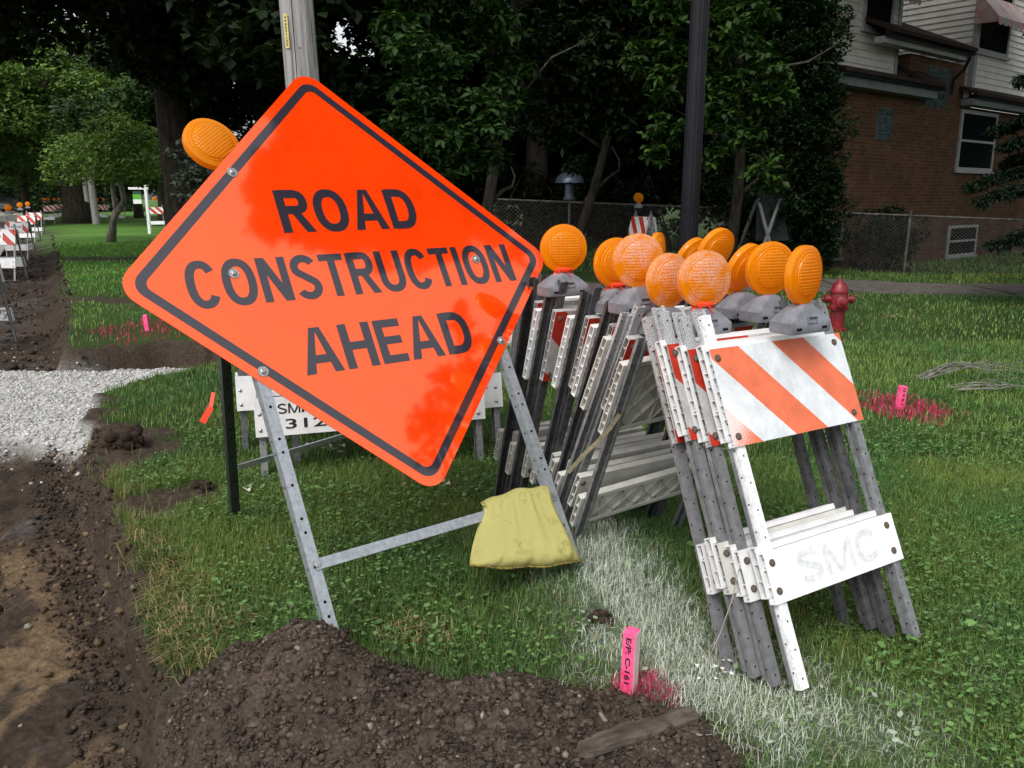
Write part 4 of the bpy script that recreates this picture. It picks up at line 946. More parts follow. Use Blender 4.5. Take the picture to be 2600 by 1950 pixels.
tag(mb.build('string', noisy('dirty string', (.35, .32, .27), (.5, .47, .4), 30, .9)), 'thin pale string trailing from the front barricades to the ground', 'string')

# ------------------------------------------------------------------ HYDRANT
def hydrant(p):
    o = empty('fire_hydrant', (p.x, p.y, 0), radians(-8)); tag(o, 'dark red fire hydrant standing on the lawn behind the right end of the barricades', 'fire hydrant')
    mb = MB(); mb.lathe([(.125, 0), (.125, .03), (.088, .034), (.085, .26), (.125, .265), (.128, .30), (.105, .31), (.10, .33), (.108, .42), (.098, .47)], 24); b = mb.build('barrel', M['hydrant'], o); smooth_by_angle(b.data)
    mb = MB(); mb.lathe([(.112, .47), (.114, .49), (.10, .50), (.085, .56), (.055, .60), (.03, .612), (.028, .615), (.02, .65), (.001, .652)], 20); b = mb.build('bonnet', M['hydrant'], o); smooth_by_angle(b.data)
    for s_ in (-1, 1):
        mb = MB(); mb.lathe([(.045, s_ * .08), (.047, s_ * .135), (.058, s_ * .137), (.058, s_ * .165), (.045, s_ * .175), (.018, s_ * .178), (.017, s_ * .20), (.001, s_ * .201)], 14, 'X', (0, 0, .395)); b = mb.build('outlet', M['hydrant'], o); smooth_by_angle(b.data)
    mb = MB(); mb.lathe([(.055, -.08), (.058, -.14), (.072, -.142), (.072, -.178), (.05, -.188), (.02, -.19), (.018, -.215), (.001, -.216)], 16, 'Y', (0, 0, .37)); b = mb.build('outlet', M['hydrant'], o); smooth_by_angle(b.data)
    return o
hy = hydrant(at(1806, 714)); hy.scale = (.88, .88, .88)
# ------------------------------------------------------------------ POLES
def lamp_post():
    p = atY(1487, 500, 7.0); o = empty('lamp_post', (p.x, p.y, 0)); tag(o, 'black fluted steel lamp post rising behind the barricade lights', 'lamp post')
    n = 64; mb = MB(); prof = [(.13, 0), (.13, .05), (.10, .08), (.095, .5), (.08, .55), (.076, .6), (.068, 6.5)]
    vs = []
    for r_, z_ in prof:
        for k in range(n):
            a = 2 * pi * k / n; rr = r_ * (1 - .045 * (1 + cos(a * 16)) * .5); vs.append((rr * cos(a), rr * sin(a), z_))
    fs = [(i_ * n + k, i_ * n + (k + 1) % n, (i_ + 1) * n + (k + 1) % n, (i_ + 1) * n + k) for i_ in range(len(prof) - 1) for k in range(n)] + [tuple((len(prof) - 1) * n + k for k in range(n))]
    mb.add(vs, fs); mb.build('shaft', M['black'], o); o.rotation_euler = (0, radians(0.2), 0)
    mb = MB(); mb.lathe([(.05, 6.5), (.16, 6.6), (.2, 6.95), (.1, 7.05), (.02, 7.15)], 16); mb.build('lamp_head', M['black'], o)
lamp_post()
m = mat('weathered grey pole wood', (.3, .28, .26), .85, .2); M['pole'] = m; g = N(m); v = g.coord(scale=(1, 1, .06)); a_ = g.noise(v, 26, 6, .75); b_4 = g.noise(g.coord(scale=(1, 1, .02)), 55, 3)
g.base(g.mix(g.ramp(b_4, [(.60, (0, 0, 0)), (.68, (1, 1, 1))]), g.ramp(a_, [(.3, (.17, .16, .155)), (.5, (.30, .29, .285)), (.7, (.40, .39, .38))]), (.09, .08, .075))); g.bump(a_, .012)
def utility_pole():
    p = atY(676, 300, 8.2); o = empty('utility_pole', (p.x, p.y, 0)); tag(o, 'weathered grey wooden utility pole rising behind the orange sign', 'utility pole')
    o.rotation_euler = (0, radians(-1.6), 0)
    mb = MB(); n = 28; vs = []
    for z_, r_ in ((-.2, .165), (2, .155), (4, .148), (9, .12)):
        for k in range(n):
            a = 2 * pi * k / n; cr = .016 * math.exp(-((a - 4.50) / .05) ** 2) + .006 * math.exp(-((a - 5.0) / .04) ** 2) + .004 * sin(a * 9)
            vs.append(((r_ - cr) * cos(a), (r_ - cr) * sin(a), z_))
    mb.add(vs, [(i_ * n + k, i_ * n + (k + 1) % n, (i_ + 1) * n + (k + 1) % n, (i_ + 1) * n + k) for i_ in range(3) for k in range(n)] + [tuple(3 * n + k for k in range(n))])
    sh = mb.build('shaft', M['pole'], o); 
    mb = MB(); mb.box((-.002, -.1625, 0), (.002, -.150, 3.8)); cr = mb.build('crack', M['hole'], o); cr.location = (-.012, .006, 0); 
    zt = 1.43 + (427 - 82) / 1805 * 8.2 - .10; mb = MB(); mb.box((-.024, -.002, -.145), (.024, .002, .145)); tg = mb.build('number_tag', noisy('yellow number plate', (.50, .42, .12), (.62, .55, .22), 30, .5), o); tg.matrix_local = Matrix.Translation((-.078, -.141, zt)) @ Matrix.Rotation(radians(-27), 4, 'Z')
    for k, ch in enumerate('446551125'):
        inst(fit_text(ch, -.011 if ch != '1' else -.004, .011 if ch != '1' else .004, .118 - k * .0293, .0225, 'lettering', M['ink'], .0006, y=-.0026), 'lettering', tg)
    mb = MB()
    for a, b in ((.03, 2.75), (.032, 2.35), (-.10, 2.2), (-.05, 2.05)): mb.lathe([(.007, 0), (.006, -.006), (.001, -.007)], 8, 'Y', (a, -math.sqrt(.15 ** 2 - a * a) + .0, b))
    mb.build('nail', M['hole'], o)
utility_pole()

# ------------------------------------------------------------------ FOLIAGE
def leaf_mesh(name, centers, radii, per, L, wd, color, seed, parent=None, rosette=5, dark=.5, squash=.8, droop=.3, tips=(1.5, 1.5, .9), core_r=.35, scat=None):
    """leaf rosettes scattered through clump volumes; each leaf is a folded 4-triangle blade"""
    r = np.random.default_rng(seed); P = []; 
    for c, rad in zip(centers, radii):
        k = max(3, int(per * (rad ** 2))); d = r.normal(0, 1, (k, 3)); d /= np.linalg.norm(d, axis=1)[:, None]; rr = rad * (core_r + (1 - core_r) * r.uniform(0, 1, k) ** .45)
        q = d * rr[:, None]; q[:, 2] *= squash; P.append(np.array(c)[None] + q)
    P = np.concatenate(P); D = len(P); n = D * rosette
    Pc = np.repeat(P, rosette, 0) + (r.normal(0, scat, (n, 3)) if scat else 0); a = np.repeat(r.uniform(0, 2 * pi, D), rosette) + np.tile(np.arange(rosette) * 2 * pi / rosette, D) + r.normal(0, .25, n)
    el = r.normal(-.05 - droop * .5, .45, n); dirv = np.stack([np.cos(a) * np.cos(el), np.sin(a) * np.cos(el), np.sin(el)], 1)
    up = np.stack([r.normal(0, .35, n), r.normal(-.15, .35, n), np.ones(n)], 1); side = np.cross(dirv, up); side /= np.linalg.norm(side, axis=1)[:, None]; nr = np.cross(side, dirv)
    LL_ = L * r.uniform(.6, 1.25, n)[:, None]; ww = wd * r.uniform(.7, 1.2, n)[:, None]
    b0 = Pc + dirv * LL_ * .08; mid = Pc + dirv * LL_ * .55 - nr * ww * .15; tip = Pc + dirv * LL_ - nr * LL_ * .12 * (1 + droop)
    V = np.stack([b0, mid + side * ww + nr * ww * .22, tip, mid - side * ww + nr * ww * .22], 1).reshape(-1, 3); b = (np.arange(n) * 4)[:, None]
    F = np.concatenate([b + np.array([[0, 1, 2]]), b + np.array([[0, 2, 3]])]) 
    clump = np.repeat(r.uniform(1 - dark, 1 + dark * .6, D), rosette)[:, None]; cc = np.array(color) * clump * r.uniform(.75, 1.25, (n, 1))
    tp = r.uniform(0, 1, n) < .05; cc[tp] *= np.array(tips)
    return np_mesh(name, V, F, M['leaf'], parent, np.repeat(cc, 4, 0))
def limb_set(mb, base, topz, r0, seed, spread=2.0, n=6, curve=.3, start=.35, lean=(0, 0)):
    r = random.Random(seed); h = topz - base[2]; pts = []; k_ = 8
    for k in range(k_ + 1):
        t = k / k_; pts.append(Vector((base[0] + lean[0] * t + curve * .3 * sin(t * 4 + seed), base[1] + lean[1] * t + curve * .3 * cos(t * 3 + seed), base[2] + h * t)))
    mb.tube(pts, [r0 * (1.25 if k == 0 else 1 - .75 * k / k_) for k in range(k_ + 1)], 12); tips_ = []
    for q in range(n):
        t = start + (1 - start) * q / n; i_ = int(t * k_); p = pts[i_]; a = q * 2.4 + r.random(); L = spread * r.uniform(.6, 1.1); bp = [p]
        for k in range(1, 5): bp.append(p + Vector((cos(a + .2 * k) * L * k / 4, sin(a + .2 * k) * L * k / 4, L * .55 * k / 4 + r.uniform(-.1, .1))))
        mb.tube(bp, [r0 * .38 * (1 - .8 * k / 4) for k in range(5)], 7); tips_.append(bp[-1])
    return tips_
def tree(label, x, y, topz, r0, clumps, per, L, wd, color, seed, name='tree', bark='bark', limb=dict(), group=None, rosette=5, z0=None, **kw):
    z0 = gz(x, y) if z0 is None else z0; o = empty(name, (x, y, z0)); tag(o, label, 'tree', group)
    mb = MB(); limb_set(mb, (0, 0, -.1), topz - z0, r0, seed, **limb); t = mb.build('trunk', M[bark], o); t.data.polygons.foreach_set('use_smooth', [True] * len(t.data.polygons))
    C_ = [(c[0] - x, c[1] - y, c[2] - z0) for c in clumps]; leaf_mesh('crown', C_, [c[3] for c in clumps], per, L, wd, color, seed, o, rosette, **kw); return o
def blob(cx_, cy_, cz_, rx, ry, rz, n, rad, seed, zmin=None, shell=.55):
    r = random.Random(seed); out = []
    while len(out) < n:
        d = Vector((r.gauss(0, 1), r.gauss(0, 1), r.gauss(0, 1))).normalized(); q = shell + (1 - shell) * r.random(); p = (cx_ + d.x * rx * q, cy_ + d.y * ry * q, cz_ + d.z * rz * q)
        if zmin is not None and p[2] < zmin: continue
        out.append((*p, rad * r.uniform(.6, 1.3)))
    return out
def pix_clumps(lst, Y0):  # clumps of one tree: (px, py, radius px, dy)
    out = []
    for px, py, rp, dy in lst:
        p = atY(px, py, Y0 + dy); out.append((p.x, p.y, p.z, rp / 1805 * (Y0 + dy)))
    return out
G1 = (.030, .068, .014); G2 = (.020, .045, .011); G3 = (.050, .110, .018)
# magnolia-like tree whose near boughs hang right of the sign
cl = pix_clumps([(880, 110, 55, 0), (940, 140, 60, .2), (900, 200, 60, 0), (960, 220, 60, .3), (1030, 230, 55, .2), (880, 270, 50, .1), (950, 290, 60, 0), (1020, 300, 58, .2), (985, 350, 42, .1), (1050, 330, 45, .3), (1060, 270, 40, 0), (860, 60, 60, .5), (1000, 90, 60, .9), (1070, 60, 60, 1.0), (1100, 150, 55, 1.2), (1090, 210, 45, 1.0), (850, 330, 40, .6), (920, 20, 70, .8), (1020, 0, 70, .9), (880, -60, 80, .6), (980, -80, 90, .8), (1090, -90, 90, 1.2)], 10.2)
tree('broad leaved tree with hanging boughs just right of the top of the orange sign', -.3, 12.2, 5.2, .10, cl, 480, .14, .036, (.022, .052, .011), 11, rosette=6, limb=dict(spread=1.2, n=7, curve=.6, lean=(.2, -.6)))
cl = pix_clumps([(1150, 120, 60, 0), (1210, 80, 60, .2), (1260, 150, 55, 0), (1180, 200, 55, .2), (1240, 240, 50, .3), (1300, 200, 50, .3), (1290, 90, 60, .1), (1350, 60, 60, 0), (1370, 140, 55, .2), (1140, 260, 40, .3), (1200, 300, 34, .4), (1330, 260, 44, .4), (1400, 210, 45, .5), (1150, 20, 80, .4), (1280, 0, 80, .3), (1400, -10, 80, .4), (1200, -80, 100, .4), (1350, -90, 100, .4), (1240, 350, 26, .3), (1060, 20, 60, .8)], 12.6)
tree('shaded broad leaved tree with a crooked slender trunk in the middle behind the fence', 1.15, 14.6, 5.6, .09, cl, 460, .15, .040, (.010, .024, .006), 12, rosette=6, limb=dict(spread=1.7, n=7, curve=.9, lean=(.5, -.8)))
cl = pix_clumps([(1560, 60, 55, 0), (1610, 110, 52, 0), (1660, 150, 45, -.1), (1590, 180, 55, .1), (1650, 220, 48, .1), (1560, 240, 55, .2), (1610, 290, 45, .2), (1500, 130, 60, .4), (1450, 180, 55, .5), (1470, 60, 60, .4), (1440, 280, 48, .5), (1540, 330, 30, .3), (1650, 350, 34, .1), (1660, 390, 30, .1), (1630, 380, 24, .1), (1690, 190, 34, 0), (1570, -20, 70, .2), (1450, -40, 80, .4), (1620, 30, 50, 0), (1400, 120, 50, .5), (1410, 330, 30, .6)], 11.4)
tree('bright green leaved tree around the black lamp post', 3.3, 13.2, 5.6, .10, cl, 420, .14, .036, (.027, .062, .011), 13, rosette=6, limb=dict(spread=1.5, n=7, curve=.7, lean=(-.3, -1.0)), tips=(1.9, 1.7, .8))
# dark conifer beside the house
cl = []
r = random.Random(3)
for q in range(270):
    z_ = r.uniform(.3, 5.4); t = z_ / 5.5; rad = 1.12 * math.sqrt(max(0.02, 1 - t ** 1.9)) * (.72 + .28 * min(1, z_ / 1.6)) * (1 + .12 * r.random()); a = r.uniform(0, 2 * pi); rr = rad * r.uniform(.55, 1); cl.append((4.60 + rr * cos(a), 15.0 + rr * sin(a), z_ + .1, .29 * r.uniform(.7, 1.2)))
tree('dense dark dome shaped conifer beside the brick house', 4.60, 15.0, 5.3, .12, cl, 950, .10, .024, (.010, .026, .008), 14, name='conifer', rosette=4, squash=1.0, dark=.35, droop=-.6, limb=dict(spread=.5, n=5, curve=.1))
# spruce at the right edge, boughs reaching into frame
def spruce():
    x, y = 7.75, 10.9; o = empty('spruce_tree', (x, y, 0)); tag(o, 'dark spruce with drooping boughs at the right edge of the lawn', 'tree')
    mb = MB(); mb.tube([(0, 0, -.1), (0, 0, 3), (.05, 0, 7.5)], [.13, .10, .02], 10); r = random.Random(9); P = []; 
    for q in range(120):
        z_ = .9 + 6.2 * q / 120 + r.uniform(-.1, .1); L = (1.75 * (1 - z_ / 8.2) + .35) * r.uniform(.6, 1.15) * (.75 if z_ < 1.6 else 1); a = q * 2.399 + r.uniform(-.3, .3); pts = []
        for k in range(7): t = k / 6; pts.append(Vector((cos(a) * L * t, sin(a) * L * t, z_ + .1 * t - .42 * L * t * t * .6)))
        mb.tube(pts, [.018 * (1 - .8 * k / 6) for k in range(7)], 5, cap=False)
        for k in range(int(L * 110)):
            t = r.uniform(.15, 1); i_ = min(5, int(t * 6)); p = pts[i_].lerp(pts[i_ + 1], t * 6 - i_); s_ = (1 - t * .6) * .36 * r.uniform(-1, 1); P.append((p.x - sin(a) * s_, p.y + cos(a) * s_, p.z - abs(s_) * .35 - .04 * r.random()))
    mb.build('trunk', M['bark'], o); leaf_mesh('crown', P, [.07] * len(P), 1, .085, .013, (.008, .019, .009), 21, o, 7, droop=.6, dark=.4, core_r=.1)
spruce()
# big old maple left of the sign
r = random.Random(17)
cl = blob(-8.2, 19.2, 9.6, 8.6, 7.5, 5.2, 150, 1.35, 17, zmin=4.6) + blob(-3.2, 15.6, 5.2, 2.6, 1.6, 1.9, 36, .75, 18, zmin=3.1) + blob(-12.5, 16.5, 6.4, 4.5, 3.5, 2.0, 60, .85, 19, zmin=4.35)
o = tree('huge dark maple with a thick trunk left of the orange sign', -7.85, 20.6, 12, .50, cl, 190, .23, .095, (.013, .026, .008), 15, rosette=4, limb=dict(spread=5, n=8, curve=.5, start=.3), dark=.5)
# maples further back, dark masses closing the view
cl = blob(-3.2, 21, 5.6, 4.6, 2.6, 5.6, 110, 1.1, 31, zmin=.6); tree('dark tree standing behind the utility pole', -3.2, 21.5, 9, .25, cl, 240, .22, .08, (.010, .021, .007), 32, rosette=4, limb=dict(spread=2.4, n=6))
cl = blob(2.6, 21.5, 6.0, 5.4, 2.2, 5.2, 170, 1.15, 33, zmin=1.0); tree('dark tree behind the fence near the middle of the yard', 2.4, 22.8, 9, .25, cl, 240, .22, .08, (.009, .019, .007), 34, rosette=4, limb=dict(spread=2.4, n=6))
cl = blob(1.0, 16.5, 9.4, 7.5, 3.6, 3.0, 120, 1.3, 35, zmin=5.2); tree('tall tree added behind the fence, its crown above the view shading the yard', .6, 18.6, 10, .28, cl, 150, .24, .09, (.016, .034, .010), 36, rosette=4, limb=dict(spread=3.5, n=7))  # canopy added above the view to block sky light over the yard
cl = blob(9.5, 14.8, 8.6, 5.2, 3.0, 2.2, 150, 1.2, 37, zmin=6.2); tree('unseen tree added beyond the right edge to shade the wall and grass', 13.4, 13.6, 9, .25, cl, 150, .22, .09, (.016, .036, .010), 38, rosette=4, limb=dict(spread=3.0, n=7))  # unseen canopy, added to dim the grass and wall behind the sidewalk
# unseen street tree on the right, crown shaped to darken the sign's reflections
def mirror_clump(px, py, rp, t):
    o = Vector((0, 0, H)); d = ray(px, py); n = -Yin; k = (C0 - o).dot(n) / d.dot(n); hit = o + d * k; d = d.normalized(); r_ = d - n * (2 * d.dot(n)); p = hit + r_ * t; return (p.x, p.y, p.z, rp / 1805 * (d.dot(Vector((0, cp, -sp))) * k + t) * 1.02)
cl = [mirror_clump(*q) for q in [(655, 225, 50, 9), (715, 250, 60, 9), (790, 300, 66, 9.5), (850, 350, 70, 9), (930, 410, 60, 9), (700, 300, 45, 8.6), (760, 380, 52, 9), (640, 260, 46, 8.8), (830, 440, 50, 9), (560, 484, 24, 8.5), (595, 492, 28, 8.6), (635, 492, 30, 8.5), (680, 500, 28, 8.6), (730, 500, 34, 8.8), (790, 500, 40, 9), (870, 500, 44, 9.2), (940, 480, 40, 9), (985, 530, 34, 9.4), (900, 560, 24, 9), (830, 560, 26, 8.8), (750, 545, 16, 8.6), (1060, 500, 34, 9.6), (1110, 545, 26, 9.3),
  (985, 672, 17, 5.4), (995, 705, 20, 5.4), (1000, 745, 20, 5.5), (1030, 745, 17, 5.5), (1060, 765, 18, 5.6), (1020, 790, 26, 5.6), (960, 812, 24, 5.5), (985, 850, 32, 5.6), (1040, 830, 26, 5.6), (935, 860, 20, 5.4), (905, 905, 22, 5.4), (950, 905, 30, 5.5), (990, 925, 30, 5.6), (895, 935, 16, 5.4), (935, 960, 26, 5.5), (960, 1000, 24, 5.6), (905, 985, 14, 5.4)]]
cl += [(c[0] + random.uniform(.5, 1.6), c[1] + random.uniform(.0, 1.6), c[2] + random.uniform(.6, 2.0), .75) for c in cl[:22]]
tree('unseen street tree right of the barricades, crown shaped for reflections in the sign', 9.2, 3.6, 9.5, .2, cl, 900, .11, .045, (.022, .05, .012), 41, rosette=4, limb=dict(spread=3.0, n=7), squash=1.0)
cl = blob(24, 21, 6.0, 6.5, 5.5, 6.0, 110, 1.5, 43, zmin=.5); tree('unseen tree added far to the right to darken the house window reflections', 24, 21, 9, .3, cl, 90, .3, .12, (.03, .06, .014), 44, rosette=4, limb=dict(spread=3.5, n=7))  # added out of view so the window panes reflect leaves, not bright sky
# shrubs and hedge along the fence and at the maple's foot
def shrub(label, x, y, rx, ry, h, n, seed, color=G2, L=.1, wd=.03, per=420, name='shrub', z0=None):
    z0 = gz(x, y) if z0 is None else z0; o = empty(name, (x, y, z0)); tag(o, label, 'shrub'); mb = MB(); r = random.Random(seed)
    for q in range(6): a = q * 1.05; mb.tube([(0, 0, -.05), (rx * .3 * cos(a), ry * .3 * sin(a), h * .4), (rx * .6 * cos(a), ry * .6 * sin(a), h * .8)], [.03, .02, .008], 5)
    mb.build('stems', M['bark'], o); C_ = blob(0, 0, h * .5, rx, ry, h * .5, n, .32, seed, zmin=.05, shell=.4); leaf_mesh('foliage', [c[:3] for c in C_], [c[3] * min(1, h) for c in C_], per, L, wd, color, seed, o, 5); return o
shrub('low grey leaved bush at the foot of the maple behind the sign edge', -4.6, 14.0, .9, .7, 2.6, 26, 51, (.045, .06, .045), .09, .04)
shrub('dark hedge along the fence, left half of the yard', -.6, 18.2, 2.6, .8, 2.0, 60, 52, (.012, .024, .009))
shrub('dark hedge in front of the neighbouring house', 3.6, 18.8, 2.4, .8, 2.2, 60, 53, (.010, .02, .008))
shrub('tangled dark shrub against the brick wall under the conifer', 7.2, 16.6, .7, .35, 1.3, 20, 54, (.010, .02, .008))

# ------------------------------------------------------------------ BRICK HOUSE with sided dormers
E_ = Vector((.775, .632, 0)).normalized(); Nh = Vector((E_.y, -E_.x, 0)); P0 = Vector((5.6, 16.15, 0)); HYAW = math.atan2(E_.y, E_.x)
def wall_hit(px, py, off=0.0):      # point (t, z) of the wall plane moved `off` towards the street
    d = ray(px, py); o = Vector((0, 0, H)); s_ = ((P0 + Nh * off - o).dot(Nh)) / d.dot(Nh); p = o + d * s_; return (p - P0).dot(E_), p.z
m = mat('brown brick', (.2, .09, .05), .85, .2); M['brick'] = m; g = N(m); c_ = g.n('ShaderNodeTexCoord'); s2 = g.n('ShaderNodeSeparateXYZ'); g.l(c_.outputs['Object'], s2.inputs[0]); cb2 = g.n('ShaderNodeCombineXYZ')
g.l(g.math('ADD', s2.outputs[0], s2.outputs[1]), cb2.inputs[0]); g.l(s2.outputs[2], cb2.inputs[1]); bt = g.n('ShaderNodeTexBrick'); g.l(cb2.outputs[0], bt.inputs[0])
for k_, v_ in (('Color1', (.070, .034, .018, 1)), ('Color2', (.125, .058, .027, 1)), ('Mortar', (.10, .07, .05, 1)), ('Scale', 1.0), ('Mortar Size', .009), ('Brick Width', .21), ('Row Height', .072), ('Bias', -.2)): bt.inputs[k_].default_value = v_
g.base(g.mix(1.0, bt.outputs[0], g.ramp(g.noise(c_.outputs['Object'], .8, 5, .7), [(.35, (.7,) * 3), (.65, (1.15,) * 3)]), 'MULTIPLY')); g.bump(bt.outputs[1], -.006)
M['siding'] = noisy('cream vinyl siding', (.52, .51, .47), (.62, .61, .57), 2.5, .55, .3)
M['trim'] = noisy('white painted trim', (.26, .27, .27), (.34, .35, .35), 6, .5, .3)
M['greytrim'] = noisy('grey green painted fascia', (.13, .155, .15), (.18, .205, .20), 6, .6, .3)
M['roof'] = noisy('dark brown shingles', (.020, .014, .012), (.05, .035, .03), 18, .9, .1, bump=.01, bscale=30)
M['glass'] = mat('dark window glass', (.006, .007, .009), .12, .12)
M['glassblock'] = noisy('glass block', (.025, .038, .040), (.085, .115, .12), 9, .25, .3)
M['awning'] = noisy('faded pink and white awning', (.40, .18, .17), (.5, .42, .40), 3, .7, .2)
hs_o = empty('brick_house', P0, HYAW); tag(hs_o, 'brown brick house with cream sided dormers at the top right', 'house')
# in house space X along the wall, -Y to the street
def siding_mesh(name, w_, z0, z1, parent, x0=0, y0=0, rz=0.0, pitch=.135):
    mb = MB(); n = max(1, int((z1 - z0) / pitch))
    for q in range(n + 1):
        a = z0 + q * pitch; b = min(a + pitch, z1)
        if b - a < .01: break
        i_ = len(mb.v); mb.v += [(0, -.022, a), (w_, -.022, a), (w_, -.004, b), (0, -.004, b), (0, 0, a), (w_, 0, a)]; mb.f += [(i_, i_ + 1, i_ + 2, i_ + 3), (i_ + 4, i_ + 5, i_ + 1, i_)]; mb.mi += [0, 0]
    mb.box((0, 0.0, z0), (w_, .12, z1)); o = mb.build(name, M['siding'], parent); o.matrix_local = Matrix.Translation((x0, y0, 0)) @ Matrix.Rotation(rz, 4, 'Z'); return o
tE0, zE0 = wall_hit(1815, 190); tE1, zE1 = wall_hit(1993, 216); zE = (zE0 + zE1) / 2
tR = wall_hit(2330, 300)[0] + 4
zs0 = 0
wmb = MB(); wmb.box((0.4, 0, -.4), (tR, 1.6, zE)); wmb.build('wall', M['brick'], hs_o)
mb = MB(); mb.box((.2, -.30, zE + .001), (tE1 + .0, -.02, zE + .16)); mb.build('fascia', M['greytrim'], hs_o)
mb = MB(); mb.box((.2, -.40, zE + .165), (tE1 + .15, -.18, zE + .28)); mb.build('gutter', M['black'], hs_o)
tS = wall_hit(2075, 205)[0]; mb = MB(); mb.box((tS, -.30, zE + .001), (tR, -.02, zE + .14)); mb.build('fascia', M['greytrim'], hs_o)
mb = MB(); mb.box((tS, -.40, zE + .145), (tR, -.18, zE + .24)); mb.build('gutter', M['black'], hs_o)
def slab(name, pts_lo, pts_hi, m_, th=.08):
    a, b = pts_lo, pts_hi; mb = MB(); vs = [a[0], a[1], b[1], b[0]]; vs += [(p[0], p[1], p[2] - th) for p in vs]
    mb.add(vs, [(0, 1, 2, 3), (7, 6, 5, 4), (0, 4, 5, 1), (1, 5, 6, 2), (2, 6, 7, 3), (3, 7, 4, 0)]); return mb.build(name, m_, hs_o)

# left dormer (front plane set back a little from the brick)
offA = -.25; tA1, zA1 = wall_hit(1932, 168, offA); tA0, zA0 = wall_hit(1700, 125, offA); zA = zA1
slab('roof', [(.2, -.42, zE + .30), (tA1 + .05, -.42, zE + .30)], [(.2, .24, zA + .02), (tA1 + .05, .24, zA + .02)], M['roof']); slab('roof', [(tA1 + .06, -.42, zE + .30), (tE1 + .1, -.42, zE + .30)], [(tA1 + .06, 2.4, zE + 2.0), (tE1 + .1, 2.4, zE + 2.0)], M['roof'])
siding_mesh('dormer_siding', tA1 - tA0, zA, zA + 4.2, hs_o, tA0, -offA)
sd = siding_mesh('dormer_siding', 3.0, zA, zA + 4.2, hs_o, tA1 + .001, -offA, pi / 2)
mb = MB(); mb.box((tA1 - .09, -offA - .035, zA), (tA1 + .02, -offA + .06, zA + 4.2)); mb.build('corner_trim', M['trim'], hs_o)
def window(px0, py0, px1, py1, off, name='window', sash=True, m_frame='trim', fr=.09, glass='glass', awn=False):
    t0, z1 = wall_hit(px0, py0, off); t1, z0 = wall_hit(px1, py1, off); z1 = max(z1, wall_hit(px1, py0, off)[1])
    mb = MB(); y0, y1 = -off - .05, -off + .03
    for a, b in (((t0, y0, z0), (t0 + fr, y1, z1)), ((t1 - fr, y0, z0), (t1, y1, z1)), ((t0 + fr, y0 + .002, z0), (t1 - fr, y1, z0 + fr)), ((t0 + fr, y0 + .002, z1 - fr), (t1 - fr, y1, z1))): mb.box(a, b)
    f_ = mb.build(name, M[m_frame], hs_o)
    mb = MB(); mb.box((t0 + fr, -off - .034, z0 + fr), (t1 - fr, -off - .026, z1 - fr)); mb.build('pane', M[glass], f_)
    if sash: mb = MB(); zc = (z0 + z1) / 2; mb.box((t0 + fr + .001, -off - .046, zc - .025), (t1 - fr - .001, -off - .035, zc + .025)); mb.build('sash_bar', M[m_frame], f_)
    mb = MB(); mb.box((t0 - .04, -off - .09, z0 - .05), (t1 + .04, -off - .024, z0 - .002)); mb.build('sill', M[m_frame], f_)
    return t0, t1, z0, z1
window(1715, -60, 1772, 42, offA, fr=.10, sash=False)
window(1868, -50, 1922, 78, offA, fr=.10, sash=False)
window(1748, 478, 1812, 556, 0, fr=.06, m_frame='greytrim'); window(2048, 488, 2102, 550, 0, fr=.06)
window(2075, 245, 2138, 372, 0, fr=.08)
def blocks(px0, py0, px1, py1, nx_, nz_, off=0.0):
    t0, z1 = wall_hit(px0, py0, off); t1, z0 = wall_hit(px1, py1, off); mb = MB(); mb.box((t0, -off - .004, z0), (t1, -off + .001, z1)); f_ = mb.build('glass_block_window', M['greytrim'], hs_o); mb = MB(); w_ = (t1 - t0) / nx_; h_ = (z1 - z0) / nz_
    for a in range(nx_):
        for b in range(nz_): mb.box((t0 + a * w_ + .012, -off - .03, z0 + b * h_ + .012), (t0 + (a + 1) * w_ - .012, -off - .0045, z0 + (b + 1) * h_ - .012))
    mb.build('glass_block', M['glassblock'], f_)
blocks(1897, 232, 1922, 305, 2, 4)
# brick stair tower between the dormers with its little roof
offT = .003; tT0, zT1 = wall_hit(1968, 115, offT); tT1, zT0 = wall_hit(2078, 228, offT)
mb = MB(); mb.box((tT0, -offT, -.3), (tT1, 2.0, zT1)); mb.build('stair_tower', M['brick'], hs_o)
blocks(2002, 140, 2042, 236, 2, 5, offT)
tG0, zG = wall_hit(1935, 92, offT + .3); tG1 = wall_hit(2100, 130, offT + .3)[0]
mb = MB(); mb.box((tG0 - .3, -offT - .36, zT1 + .12), (tG1, -offT - .24, zT1 + .24)); mb.build('gutter', M['black'], hs_o)
mb = MB(); mb.box((tG0 - .3, -offT - .235, zT1 + .02), (tG1 - .05, -offT - .02, zT1 + .14)); mb.build('fascia', M['trim'], hs_o)
slab('roof', [(tG0 - .3, -offT - .4, zT1 + .27), (tG1, -offT - .4, zT1 + .27)], [(tG0 - .3, 2.0, zT1 + 1.35), (tG1, 2.0, zT1 + 1.35)], M['roof'])
mb = MB(); mb.tube([(tG1 - .1, -offT - .3, zT1 + .1), (tG1 - .1, -offT - .2, zT1 - .15), (tG1 - .2, -offT - .05, zT1 - .35), (tG1 - .2, -offT - .05, zE + .2)], .035, 8); mb.build('downpipe', M['black'], hs_o)
